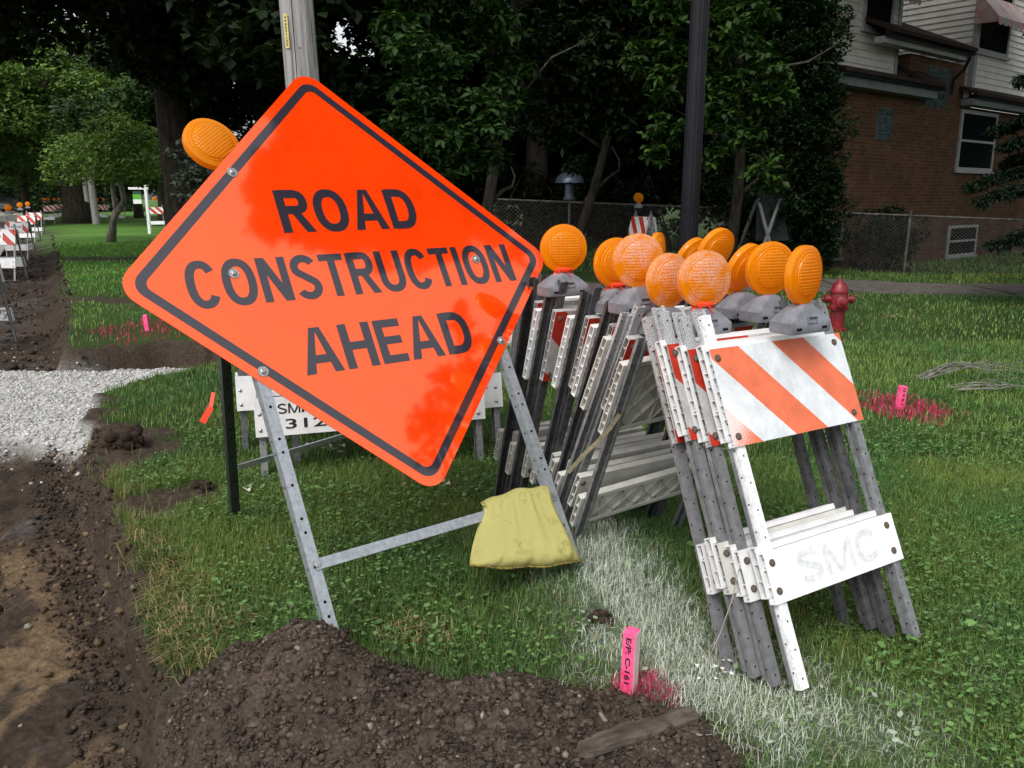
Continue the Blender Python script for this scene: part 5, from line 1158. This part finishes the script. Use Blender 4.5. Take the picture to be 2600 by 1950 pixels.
# right dormer, farther forward; its left side catches the light
offB = -.10; tB0, zB0 = wall_hit(2097, 188, offB); zB = zB0
slab('roof', [(tS - .1, -.42, zE + .27), (tR, -.42, zE + .27)], [(tS - .1, .095, max(zB, zE + .3)), (tR, .095, max(zB, zE + .3))], M['roof'])
siding_mesh('dormer_siding', tR - tB0, zB, zB + 4.5, hs_o, tB0, -offB)
mb = MB()
sm = siding_mesh('dormer_side_siding', 5.0, zB - .5, zB + 4.5, hs_o, tB0 - .001, -offB + 5.0, -pi / 2)
mb = MB(); mb.box((tB0 - .03, -offB - .035, zB - .1), (tB0 + .11, -offB + .08, zB + 4.5)); mb.build('corner_trim', M['trim'], hs_o)
t0, t1, z0, z1 = window(2118, -20, 2172, 128, offB, fr=.09, sash=False)
def awning(t0, t1, z1, off, dz=.55, dy=.5):
    mb = MB(); n = 7; w_ = (t1 - t0 + .2) / n
    for q in range(n):
        x0 = t0 - .1 + q * w_; mi = q % 2; mb.add([(x0, -off - dy, z1 - dz), (x0 + w_, -off - dy, z1 - dz), (x0 + w_, -off, z1 + .05), (x0, -off, z1 + .05)], [(0, 1, 2, 3)], mi)
        pts = [(x0, -off - dy, z1 - dz), (x0, -off - dy, z1 - dz - .12)] + [(x0 + w_ * (.5 - .5 * cos(a * pi / 4)), -off - dy, z1 - dz - .12 - .05 * sin(a * pi / 4)) for a in range(1, 4)] + [(x0 + w_, -off - dy, z1 - dz - .12), (x0 + w_, -off - dy, z1 - dz)]
        mb.add(pts, [tuple(range(len(pts)))], mi)
    mb.add([(t0 - .1, -off - dy, z1 - dz), (t0 - .1, -off, z1 + .05), (t0 - .1, -off, z1 - dz - .1), (t0 - .1, -off - dy, z1 - dz - .12)], [(0, 1, 2, 3)], 0)
    mb.build('awning', [M['awning'], M['trim']], hs_o)
awning(t0, t1, z1 - .25, offB)
ta0, tz = wall_hit(1868, 0, offA); ta1 = wall_hit(1922, 0, offA)[0]; awning(ta0, ta1 + .1, tz + .62, offA, .5, .55)
# blue bin in the window corner is a recycling box behind the lower sash
# neighbouring dark house glimpsed between the trees and a pale garage
nb = empty('far_brick_house', (4.2, 25.5, 0), .05); tag(nb, 'shadowed dark brick house glimpsed between the trees behind the fence', 'house')
mb = MB(); mb.box((-3.0, 0, -.2), (-.6, 4, 3.6)); mb.build('wall', M['brick'], nb)
slab_ = MB(); slab_.add([(-3.3, -.5, 3.6), (-.3, -.5, 3.6), (-.3, 2, 5), (-3.3, 2, 5)], [(0, 1, 2, 3)]); slab_.build('roof', M['roof'], nb)
for wx in (-2.4,): 
    mb = MB(); mb.box((wx, -.05, 1.4), (wx + .12, .0, 3.0)); mb.box((wx + .9, -.05, 1.4), (wx + 1.02, 0, 3.0)); f_ = mb.build('window', M['trim'], nb); mb = MB(); mb.box((wx + .12, -.02, 1.4), (wx + .9, -.012, 3.0)); mb.build('pane', M['glass'], f_)
gp_ = atY(965, 370, 24); ga = empty('garage', (gp_.x, 24, 0)); tag(ga, 'pale sided garage showing through the leaves right of the orange sign', 'garage')
mb = MB(); q = 0
while q < 3.1: mb.add([(-1.3, -.03, q), (1.2, -.03, q), (1.2, 0, q + .14), (-1.3, 0, q + .14)], [(0, 1, 2, 3)]); q += .14
mb.box((-1.3, .001, 0), (1.2, 3, 3.1)); mb.build('wall', M['siding'], ga)
mb = MB(); mb.add([(-1.6, -.3, 3.05), (1.5, -.3, 3.05), (1.5, 1.5, 4.1), (-1.6, 1.5, 4.1)], [(0, 1, 2, 3)]); mb.build('roof', M['roof'], ga)

# ------------------------------------------------------------------ CHAIN LINK FENCE
def fence():
    a = atY(1056, 430, 15.0); b = atY(2175, 474, 15.9); x0, x1 = a.x, 12.2; L = x1 - x0; d = Vector((1, (b.y - a.y) / (b.x - a.x), 0)); zt = lambda x_: a.z + (b.z - a.z) * (x_ - x0) / (b.x - x0)
    P = lambda x_, z_=0: Vector((x_, a.y + (x_ - x0) * d.y, z_)); o = empty('chain_link_fence', (x0, a.y, 0)); tag(o, 'rusty grey chain link fence between the sidewalk and the yard', 'fence'); O = o.location
    M['rust'] = noisy('weathered fence steel', (.06, .055, .05), (.16, .15, .14), 12, .7, .4, .4)
    gr = lambda x_: gz(x_, P(x_).y)
    mb = MB(); n = 24; mb.tube([P(x0 + L * q / n, zt(x0 + L * q / n)) - O for q in range(n + 1)], .019, 8); mb.build('top_rail', M['rust'], o)
    for px in (1056, 1262, 1640, 1722, 1985):
        x_ = atY(px, 440, 15.4).x; mb = MB(); mb.tube([P(x_, gr(x_) - .1) - O, P(x_ + .02, zt(x_) + (.12 if px == 1056 else .06)) - O], .034 if px == 1056 else .024, 8); mb.lathe([(.04 if px == 1056 else .028, 0), (.03, .03), (.001, .045)], 8, 'Z', tuple(P(x_ + .02, zt(x_) + (.12 if px == 1056 else .06)) - O)); mb.build('post', M['rust'], o)
    mb = MB(); s_ = .075; hh = 1.25; k = 0; xx = x0 - hh
    while xx < x1:
        for dr in (1, -1):
            p = [xx, 0] if dr > 0 else [xx, hh]; q = [xx + hh, hh] if dr > 0 else [xx + hh, 0]; t0 = max(0, (x0 - xx) / hh); t1 = min(1, (x1 - xx) / hh)
            if t1 <= t0: continue
            A_ = (p[0] + (q[0] - p[0]) * t0, p[1] + (q[1] - p[1]) * t0); B_ = (p[0] + (q[0] - p[0]) * t1, p[1] + (q[1] - p[1]) * t1)
            f = lambda x_, z_: P(x_, gr(x_) + .02 + z_ / hh * (zt(x_) - gr(x_) - .01)) - O
            mb.bar(f(*A_) + Vector((0, .002 * dr, 0)), f(*B_) + Vector((0, .002 * dr, 0)), .0042, .003, up=(0, 1, 0))
        xx += s_
    mb.build('wire_mesh', M['rust'], o)
fence()
# ------------------------------------------------------------------ things by the fence
def folded_sign():
    o = empty('folded_sign', atY(1650, 600, 14.0) - Vector((0, 0, 0)), radians(6)); o.location.z = 0; tag(o, 'back of a folding road sign on an A-frame standing before the fence', 'road sign')
    X = lambda px, py, dy=0: atY(px, py, 14.0 + dy) - o.location
    Ri = Matrix.Rotation(-radians(6), 3, 'Z'); mat_back = noisy('dark sign back', (.014, .017, .019), (.024, .028, .03), 9, .7, .2)
    mb = MB(); pts = [X(1636, 425), X(1640, 420), X(1684, 420), X(1688, 425), X(1704, 520), X(1632, 520)]; pts = [Ri @ p for p in pts]; n = 6
    mb.v = [tuple(p) for p in pts] + [tuple(p + Vector((0, .02, 0))) for p in pts]; mb.f = [tuple(range(5, -1, -1)), tuple(range(6, 12))] + [(k, (k + 1) % 6, 6 + (k + 1) % 6, 6 + k) for k in range(6)]; mb.mi = [0] * 8; mb.build('sign_panel', mat_back, o)
    for a, b, dy0, dy1 in (((1636, 430), (1588, 560), -.02, .5), ((1686, 430), (1645, 545), -.02, -.35), ((1638, 430), (1668, 545), -.01, -.35), ((1690, 430), (1716, 560), -.01, .5)):
        mb = MB(); p = Ri @ X(*a, dy0); q = Ri @ X(*b, dy1); d = (q - p).normalized(); q = p + d * ((p.z + .02) / -d.z); mb.bar(p, q, .045, .03); mb.build('leg', M['greyleg'], o)
folded_sign()
def far_barricade():
    p = at(1400, 585, 0); o = empty('barricade', (2.02, 14.2, .12), radians(-72)); tag(o, 'small far barricade seen edge-on before the fence, its amber lamp tilted', 'barricade')
    half(o, 0, .0, 0, -.26, -1, upm='stripe_far', lowm='board', leg=('greyleg', 'greyleg')); half(o, 0, .06, 0, .32, 1, upm='stripe_far', lowm='board', leg=('greyleg', 'greyleg'))
    warning_light(o, (.12, .03, 1.30), radians(40), tilt=(.3, 0), s=.9)
    return o
far_barricade()
def statue():
    p = atY(1566, 500, 16.6); z0 = .15; o = empty('garden_statue', (p.x, p.y, z0)); tag(o, 'small pale robed stone figure with folded arms beyond the fence', 'statue')
    M['stone'] = noisy('weathered pale stone', (.20, .19, .17), (.36, .35, .32), 18, .9, .2, bump=.01, bscale=30)
    top = 1.43 - (457 - 427) / 1805 * 16.6 - z0
    mb = MB(); s_ = top; k = s_ / 1.0
    mb.lathe([(.20 * k, 0), (.20 * k, .06 * k), (.155 * k, .08 * k), (.15 * k, .3 * k), (.135 * k, .5 * k), (.165 * k, .68 * k), (.155 * k, .76 * k), (.06 * k, .82 * k), (.05 * k, .84 * k), (.075 * k, .88 * k), (.082 * k, .93 * k), (.06 * k, .985 * k), (.001, 1.0 * k)], 20)
    for v_i in range(len(mb.v)):
        x_, y_, z_ = mb.v[v_i]; mb.v[v_i] = (x_ * 1.12, y_ * .8, z_)
    for sg in (-1, 1):
        mb.tube([(sg * .16 * k, 0, .74 * k), (sg * .20 * k, -.05 * k, .62 * k), (sg * .12 * k, -.14 * k, .55 * k), (0, -.16 * k, .60 * k)], [.055 * k, .055 * k, .05 * k, .035 * k], 8)
    b = mb.build('figure', M['stone'], o); smooth_by_angle(b.data, .9)
statue()
def feeder():
    p = atY(1231, 385, 16.8); o = empty('bird_feeder', (p.x, p.y, gz(p.x, p.y))); tag(o, 'blue grey dome topped bird feeder on a post in the dark yard', 'bird feeder'); z_ = p.z - o.location.z; M['feeder'] = noisy('blue grey metal', (.06, .08, .11), (.10, .12, .16), 6, .35, .5, .3)
    mb = MB(); mb.lathe([(.29, z_ - .09), (.285, z_ - .06), (.25, z_ + .02), (.17, z_ + .09), (.06, z_ + .125), (.02, z_ + .14), (.015, z_ + .26), (.001, z_ + .27)], 24); b = mb.build('dome', M['feeder'], o); smooth_by_angle(b.data)
    mb = MB(); mb.tube([(0, 0, -.1), (0, 0, z_ - .08)], .025, 8); mb.build('post', M['rust'], o); mb = MB(); mb.lathe([(.12, z_ - .42), (.13, z_ - .38), (.10, z_ - .36), (.10, z_ - .12)], 14); mb.build('seed_tray', M['feeder'], o)
feeder()
# fallen leaves in small heaps
M['dryleaf'] = attr_mat('dry leaf', .8, .2, trans=.1)
def leaf_heap(label, px, py, n, sd, seed, col_=(.30, .24, .15), sc=1.0):
    p = at(px, py); r = np.random.default_rng(seed); x = p.x + r.normal(0, sd, n); y = p.y + r.normal(0, sd * .8, n); z = ground_h(x, y) + .045; a = r.uniform(0, 2 * pi, n); s_ = sc * r.uniform(.012, .03, n); Vs = []
    for k, (q, h_) in enumerate(((1, .3), (.5, 0), (1.1, .5), (.45, .1), (.9, -.1), (.5, .3))): an = a + k * pi / 3; Vs.append(np.stack([x + np.cos(an) * s_ * q, y + np.sin(an) * s_ * q, z + s_ * h_], 1))
    F = (np.arange(n) * 6)[:, None] + np.arange(6)[None]; c = np.array(col_) * r.uniform(.5, 1.5, (n, 1)); V = np.stack(Vs, 1).reshape(-1, 3) - np.array([p.x, p.y, 0]); o = np_mesh('fallen_leaves', V, F, M['dryleaf'], None, np.repeat(c, 6, 0)); o.location = (p.x, p.y, 0); tag(o, label, 'dry leaves', kind='stuff')
leaf_heap('dry tan leaves on the lawn right of the hydrant', 1925, 690, 22, .16, 1); leaf_heap('curled pale leaves below the bottom corner of the sign', 930, 1062, 9, .05, 2, (.4, .34, .3)); leaf_heap('curled pale leaves on the grass behind the sign', 730, 985, 12, .09, 3, (.4, .34, .3))
leaf_heap('single dry leaf on the grass behind the left leg of the sign', 545, 1070, 3, .03, 4, (.4, .4, .34)); leaf_heap('pale painted clover heads in the white paint on the grass', 1530, 1478, 14, .04, 6, (.7, .72, .7), .35); leaf_heap('pale leaves beside the foot of the middle barricades', 1225, 1000, 8, .07, 7, (.4, .36, .3))
# grass-rooted sods broken loose at the trench edge
def sod(label, px, py, r_, seed):
    p = at(px, py); n = 60; rr = np.random.default_rng(seed); d = rr.normal(0, 1, (n, 3)); d /= np.linalg.norm(d, axis=1)[:, None]; P = d * r_ * rr.uniform(.3, 1, (n, 1)) * np.array([.9, .6, .9]); P[:, 2] = np.abs(P[:, 2]) * .9
    v_, f_, c_2 = lumps(P, rr.uniform(.3, .5, n) * r_, np.array([.040, .028, .021]) * rr.uniform(.6, 1.3, (n, 1))); o = np_mesh('sod_clump', v_, f_, M['soil'], None, c_2); o.location = (p.x, p.y, gz(p.x, p.y)); tag(o, label, 'clod')
sod('upright torn sod of dark earth in the grass left of the sign', 437, 1058, .055, 1); sod('dark earth clump at the lip of the trench', 345, 1215, .05, 2); sod('broken heap of earth on the grass near the gravel', 268, 962, .12, 3); sod('clod of earth in the grass beside the pink square stake', 1296, 1376, .035, 4)

# ------------------------------------------------------------------ FAR LEFT STREET
fb = [  # px, foot py, yaw, label
 (-106, 745, .05, 'nearest roadside barricade, cut by the left edge of the picture'),
 (-62, 604, .06, 'second roadside barricade with a white notice over its stripes'),
 (22, 560, .04, 'third roadside barricade with a white notice and amber lamp'),
 (46, 528, .05, 'fourth roadside barricade in the row along the trench'),
 (62, 512, .2, 'fifth roadside barricade, close behind the fourth')]
GR2 = 'barricades lined up along the trench beside the road'
UPF = board_mesh(1.0, .305, 'upper_far', ribs=False); LOWF = board_mesh(1.0, .20, 'lower_far', ribs=False)
for k, (px, py, yw_, lab) in enumerate(fb):
    p = at(px, py, -.2); o = empty('roadside_barricade', (p.x, p.y, -.2), yw_); tag(o, lab, 'barricade', GR2); ww_ = 1.0 if k == 1 else .61
    uu, lw = (UPF, LOWF) if ww_ == 1.0 else (UP_BOARD, LOW_BOARD)
    half(o, 0, .0, 0, -.26, -1, upm='stripe_far', lowm='board', leg=('greyleg', 'greyleg'), w=ww_, up=uu, low=lw); half(o, 0, .05, 0, .30, 1, upm='stripe_far', lowm='board', leg=('greyleg', 'greyleg'), w=ww_, up=uu, low=lw)
    warning_light(o, (.1 if k > 1 else -.3 if k == 1 else .1, .03, 1.36), radians(5))
    if k in (1, 2):
        up_ = [c for c in o.children if c.name.startswith('upper_panel')][0]; mb = MB(); xw = ww_ * .22; mb.box((xw, -.004, .05), (ww_ - xw * 1.1, -.001, .27)); mb.build('notice', M['brightboard'], up_)
        inst(fit_text('SIDEWALK CLOSED', xw + .03, ww_ - xw * 1.1 - .03, .16, .05, 'lettering', M['ink'], .001, y=-.005), 'lettering', up_)
r = random.Random(5)
for k, (px, py) in enumerate([(98, 478), (106, 472), (118, 468), (128, 466), (140, 468), (210, 470), (225, 472), (252, 474)]):
    p = at(px, py + 4, 0); o = empty('distant_barricade', (p.x, p.y, -.05), r.uniform(-.5, .5)); tag(o, ['distant barricade at the near end of the far cluster by the road', 'distant barricade second in the far cluster by the road', 'distant barricade in the middle of the far cluster', 'distant barricade right of the middle in the far cluster', 'distant barricade last in the far cluster before the tree trunk', 'distant barricade just left of the leaning pale pole', 'distant barricade partly behind the pale pole', 'distant barricade behind the small forked tree'][k], 'barricade', 'distant barricades down the street')
    half(o, 0, .0, 0, -.26, -1, upm='stripe_far', lowm='brightboard', leg=('greyleg', 'greyleg')); warning_light(o, (.1, .0, 1.36), 0)
p = at(325, 468, 0); o = empty('distant_barricade', (atY(322, 470, 38).x, 38, 0), .5); tag(o, 'distant barricade just right of the green realty sign', 'barricade', 'distant barricades down the street'); half(o, 0, .0, 0, -.26, -1, upm='stripe_far', lowm='brightboard', leg=('greyleg', 'greyleg')); warning_light(o, (.3, .0, 1.36), 0)
# cars
M['carglass'] = mat('car glass', (.02, .025, .03), .1, .8); M['tyre'] = mat('tyre rubber', (.02, .02, .02), .8)
def car(label, px, colr, Yd, yaw_):
    p = atY(px, 447, Yd); o = empty('parked_car', (p.x, Yd, -.08), yaw_); tag(o, label, 'car', 'cars parked far down the street'); cm = mat('car paint', colr, .3, .6, .3)
    prof = [(-2.2, .35), (-2.2, .85), (-1.9, .98), (-1.2, 1.02), (-.6, 1.48), (.9, 1.5), (1.7, 1.0), (2.15, .9), (2.2, .4)]; mb = MB(); n = len(prof)
    mb.v = [(x_, -.85 if z_ < 1.1 else -.68, z_) for x_, z_ in prof] + [(x_, .85 if z_ < 1.1 else .68, z_) for x_, z_ in prof]; mb.f = [tuple(range(n)), tuple(range(2 * n - 1, n - 1, -1))] + [(k, n + k, n + (k + 1) % n, (k + 1) % n) for k in range(n)]; mb.mi = [0] * (n + 2); mb.build('body', cm, o, bevel=.04)
    mb = MB(); mb.add([(1.62, -.60, 1.06), (1.62, .60, 1.06), (1.0, .56, 1.44), (1.0, -.56, 1.44)], [(0, 1, 2, 3)]); mb.add([(-1.14, -.62, 1.08), (-.66, -.58, 1.44), (-.66, .58, 1.44), (-1.14, .62, 1.08)], [(0, 1, 2, 3)])
    mb.add([(-.95, -.80, 1.10), (1.35, -.80, 1.10), (.85, -.70, 1.42), (-.55, -.70, 1.42)], [(0, 1, 2, 3)]); mb.add([(-.95, .80, 1.10), (-.55, .70, 1.42), (.85, .70, 1.42), (1.35, .80, 1.10)], [(0, 1, 2, 3)]); mb.build('windows', M['carglass'], o)
    for a in (-1.4, 1.4):
        for b in (-.8, .8): mb = MB(); mb.lathe([(.33, -.1), (.33, .1)], 16, 'Y', (a, b, .33)); mb.build('wheel', M['tyre'], o)
car('dark grey estate car farthest left down the street', 12, (.07, .075, .08), 88, radians(100)); car('grey car between two others far down the street', 30, (.16, .16, .17), 104, radians(108)); car('small white car parked beyond the grey ones down the street', 40, (.6, .6, .6), 122, radians(100))
# pale leaning pole, forked tree, trunk, realty sign
def pale_pole():
    p = atY(208, 478, 46); o = empty('wooden_pole', (p.x, 46, 0)); tag(o, 'far pale wooden utility pole rising into the street trees', 'utility pole'); mb = MB(); mb.tube([(0, 0, -.1), (-.15, 0, 5.5)], [.20, .15], 10); mb.build('shaft', M['pole'], o); mb = MB(); mb.tube([(-.32, -.1, 1.2), (-.38, -.1, 2.7)], [.12, .11], 8); mb.build('splint', M['pole'], o)
pale_pole()
def forked():
    p = at(240, 523, 0); o = empty('forked_tree', (p.x, p.y, 0)); tag(o, 'small forked street tree on the bright green strip', 'tree'); Yd = p.y; Q = lambda a, b, dy=0: atY(a, b, Yd + dy) - p
    mb = MB(); mb.tube([Q(240, 527), Q(243, 490), Q(250, 460), Q(262, 446)], [.17, .13, .12, .12], 10); mb.tube([Q(262, 446), Q(268, 430), Q(262, 405), Q(248, 380), Q(240, 350)], [.10, .09, .08, .06, .04], 8); mb.tube([Q(252, 458), Q(248, 440), Q(244, 410), Q(240, 385), Q(250, 360)], [.09, .08, .07, .06, .04], 8)
    t = mb.build('trunk', M['palebark'], o); t.data.polygons.foreach_set('use_smooth', [True] * len(t.data.polygons))
    C_ = [(Q(a, b, d), r_) for a, b, d, r_ in ((240, 340, 0, 1.0), (200, 330, 1, 1.0), (290, 330, 0, .9), (310, 365, -1, .7), (250, 300, 0, 1.1), (180, 360, 1, .8), (150, 330, 2, .9), (300, 300, 1, .9), (220, 370, -1, .6), (270, 370, -1, .55), (130, 365, 2, .7))]
    leaf_mesh('crown', [c[0][:] for c in C_], [c[1] for c in C_], 190, .17, .055, (.115, .190, .040), 61, o, 4)
forked()
def street_tree(label, px, Yd, rx, rz_, zc, seed, colr, r0=.35, n=60, rad=1.3, zmin=2.6):
    x = atY(px, 440, Yd).x; cl = blob(x, Yd, zc, rx, rx * .8, rz_, n, rad, seed, zmin=zmin); return tree(label, x, Yd, zc + rz_ * .5, r0, cl, 95, .26, .09, colr, seed, name='street_tree', rosette=4, limb=dict(spread=rx * .6, n=7), group='street trees')
street_tree('thick trunked street tree behind the far pale pole', 163, 48, 5.5, 4.0, 6.6, 71, (.105, .180, .040), .75)
street_tree('leafy street tree left of the thick trunked one', 60, 58, 6.5, 4.6, 7.0, 72, (.100, .185, .044), .3, zmin=2.2)
street_tree('street tree overhanging the road at the left edge', -40, 50, 6.5, 4.5, 7.2, 73, (.085, .155, .036), .35, zmin=2.8)
street_tree('street tree right behind the green realty sign', 300, 60, 6.0, 4.6, 6.4, 74, (.085, .150, .036), .3, zmin=2.0)
street_tree('tree beside the maple trunk, darker than the others', 350, 44, 4.5, 4.0, 5.6, 75, (.030, .060, .016), .3, zmin=1.2)
street_tree('street tree across the road, outside the left edge', -330, 42, 6.5, 4.5, 7.0, 81, (.085, .155, .036), .35, zmin=2.4)
street_tree('farther street tree across the road, outside the left edge', -260, 62, 7.0, 4.6, 7.0, 82, (.085, .155, .036), .35, zmin=2.2)
street_tree('far tree over the road end', 20, 130, 16, 7, 8.5, 76, (.065, .11, .05), .5, 110, 2.6, 1.5)
street_tree('far tree closing the street behind the parked cars', 110, 110, 13, 6, 7.5, 77, (.07, .115, .05), .5, 90, 2.4, 1.5)
street_tree('far tree beyond the left edge of the road', -120, 100, 15, 7, 8, 78, (.040, .075, .03), .5, 90, 2.4, 1.0)
street_tree('far tree behind the thick trunked street tree', 215, 90, 11, 6, 6.5, 79, (.030, .055, .02), .5, 90, 2.2, .8)
def realty():
    Yd = 34; p = atY(313, 480, Yd); o = empty('realty_sign', (p.x, Yd, -.05)); tag(o, 'white hanging post with a green and white realty sign', 'sign'); Q = lambda a, b: atY(a, b, Yd) - o.location; W_ = M['brightboard']
    a = Q(314, 400); mb = MB(); mb.box((a.x - .05, -.05, 0), (a.x + .05, .05, a.z)); mb.build('post', W_, o); b = Q(278, 407); c = Q(320, 407); mb = MB(); mb.box((b.x, -.04, b.z - .045), (a.x - .051, .04, b.z + .045)); mb.box((a.x + .051, -.04, b.z - .045), (c.x, .04, b.z + .045)); mb.build('arm', W_, o)
    e = Q(286, 413); f_ = Q(312, 440); mb = MB(); h_ = e.z - f_.z; x0 = e.x; x1 = f_.x - .1; gm = mat('realty green', (.10, .42, .03), .5); dk = mat('realty dark green', (.01, .06, .04), .5)
    mb.box((x0, -.015, e.z - h_ * .25), (x1, .015, e.z), 0); mb.box((x0, -.015, e.z - h_ * .66), (x1, .015, e.z - h_ * .252), 1); mb.box((x0, -.015, f_.z), (x1, .015, e.z - h_ * .662), 2); mb.build('sign_panel', [dk, gm, W_], o)
realty()
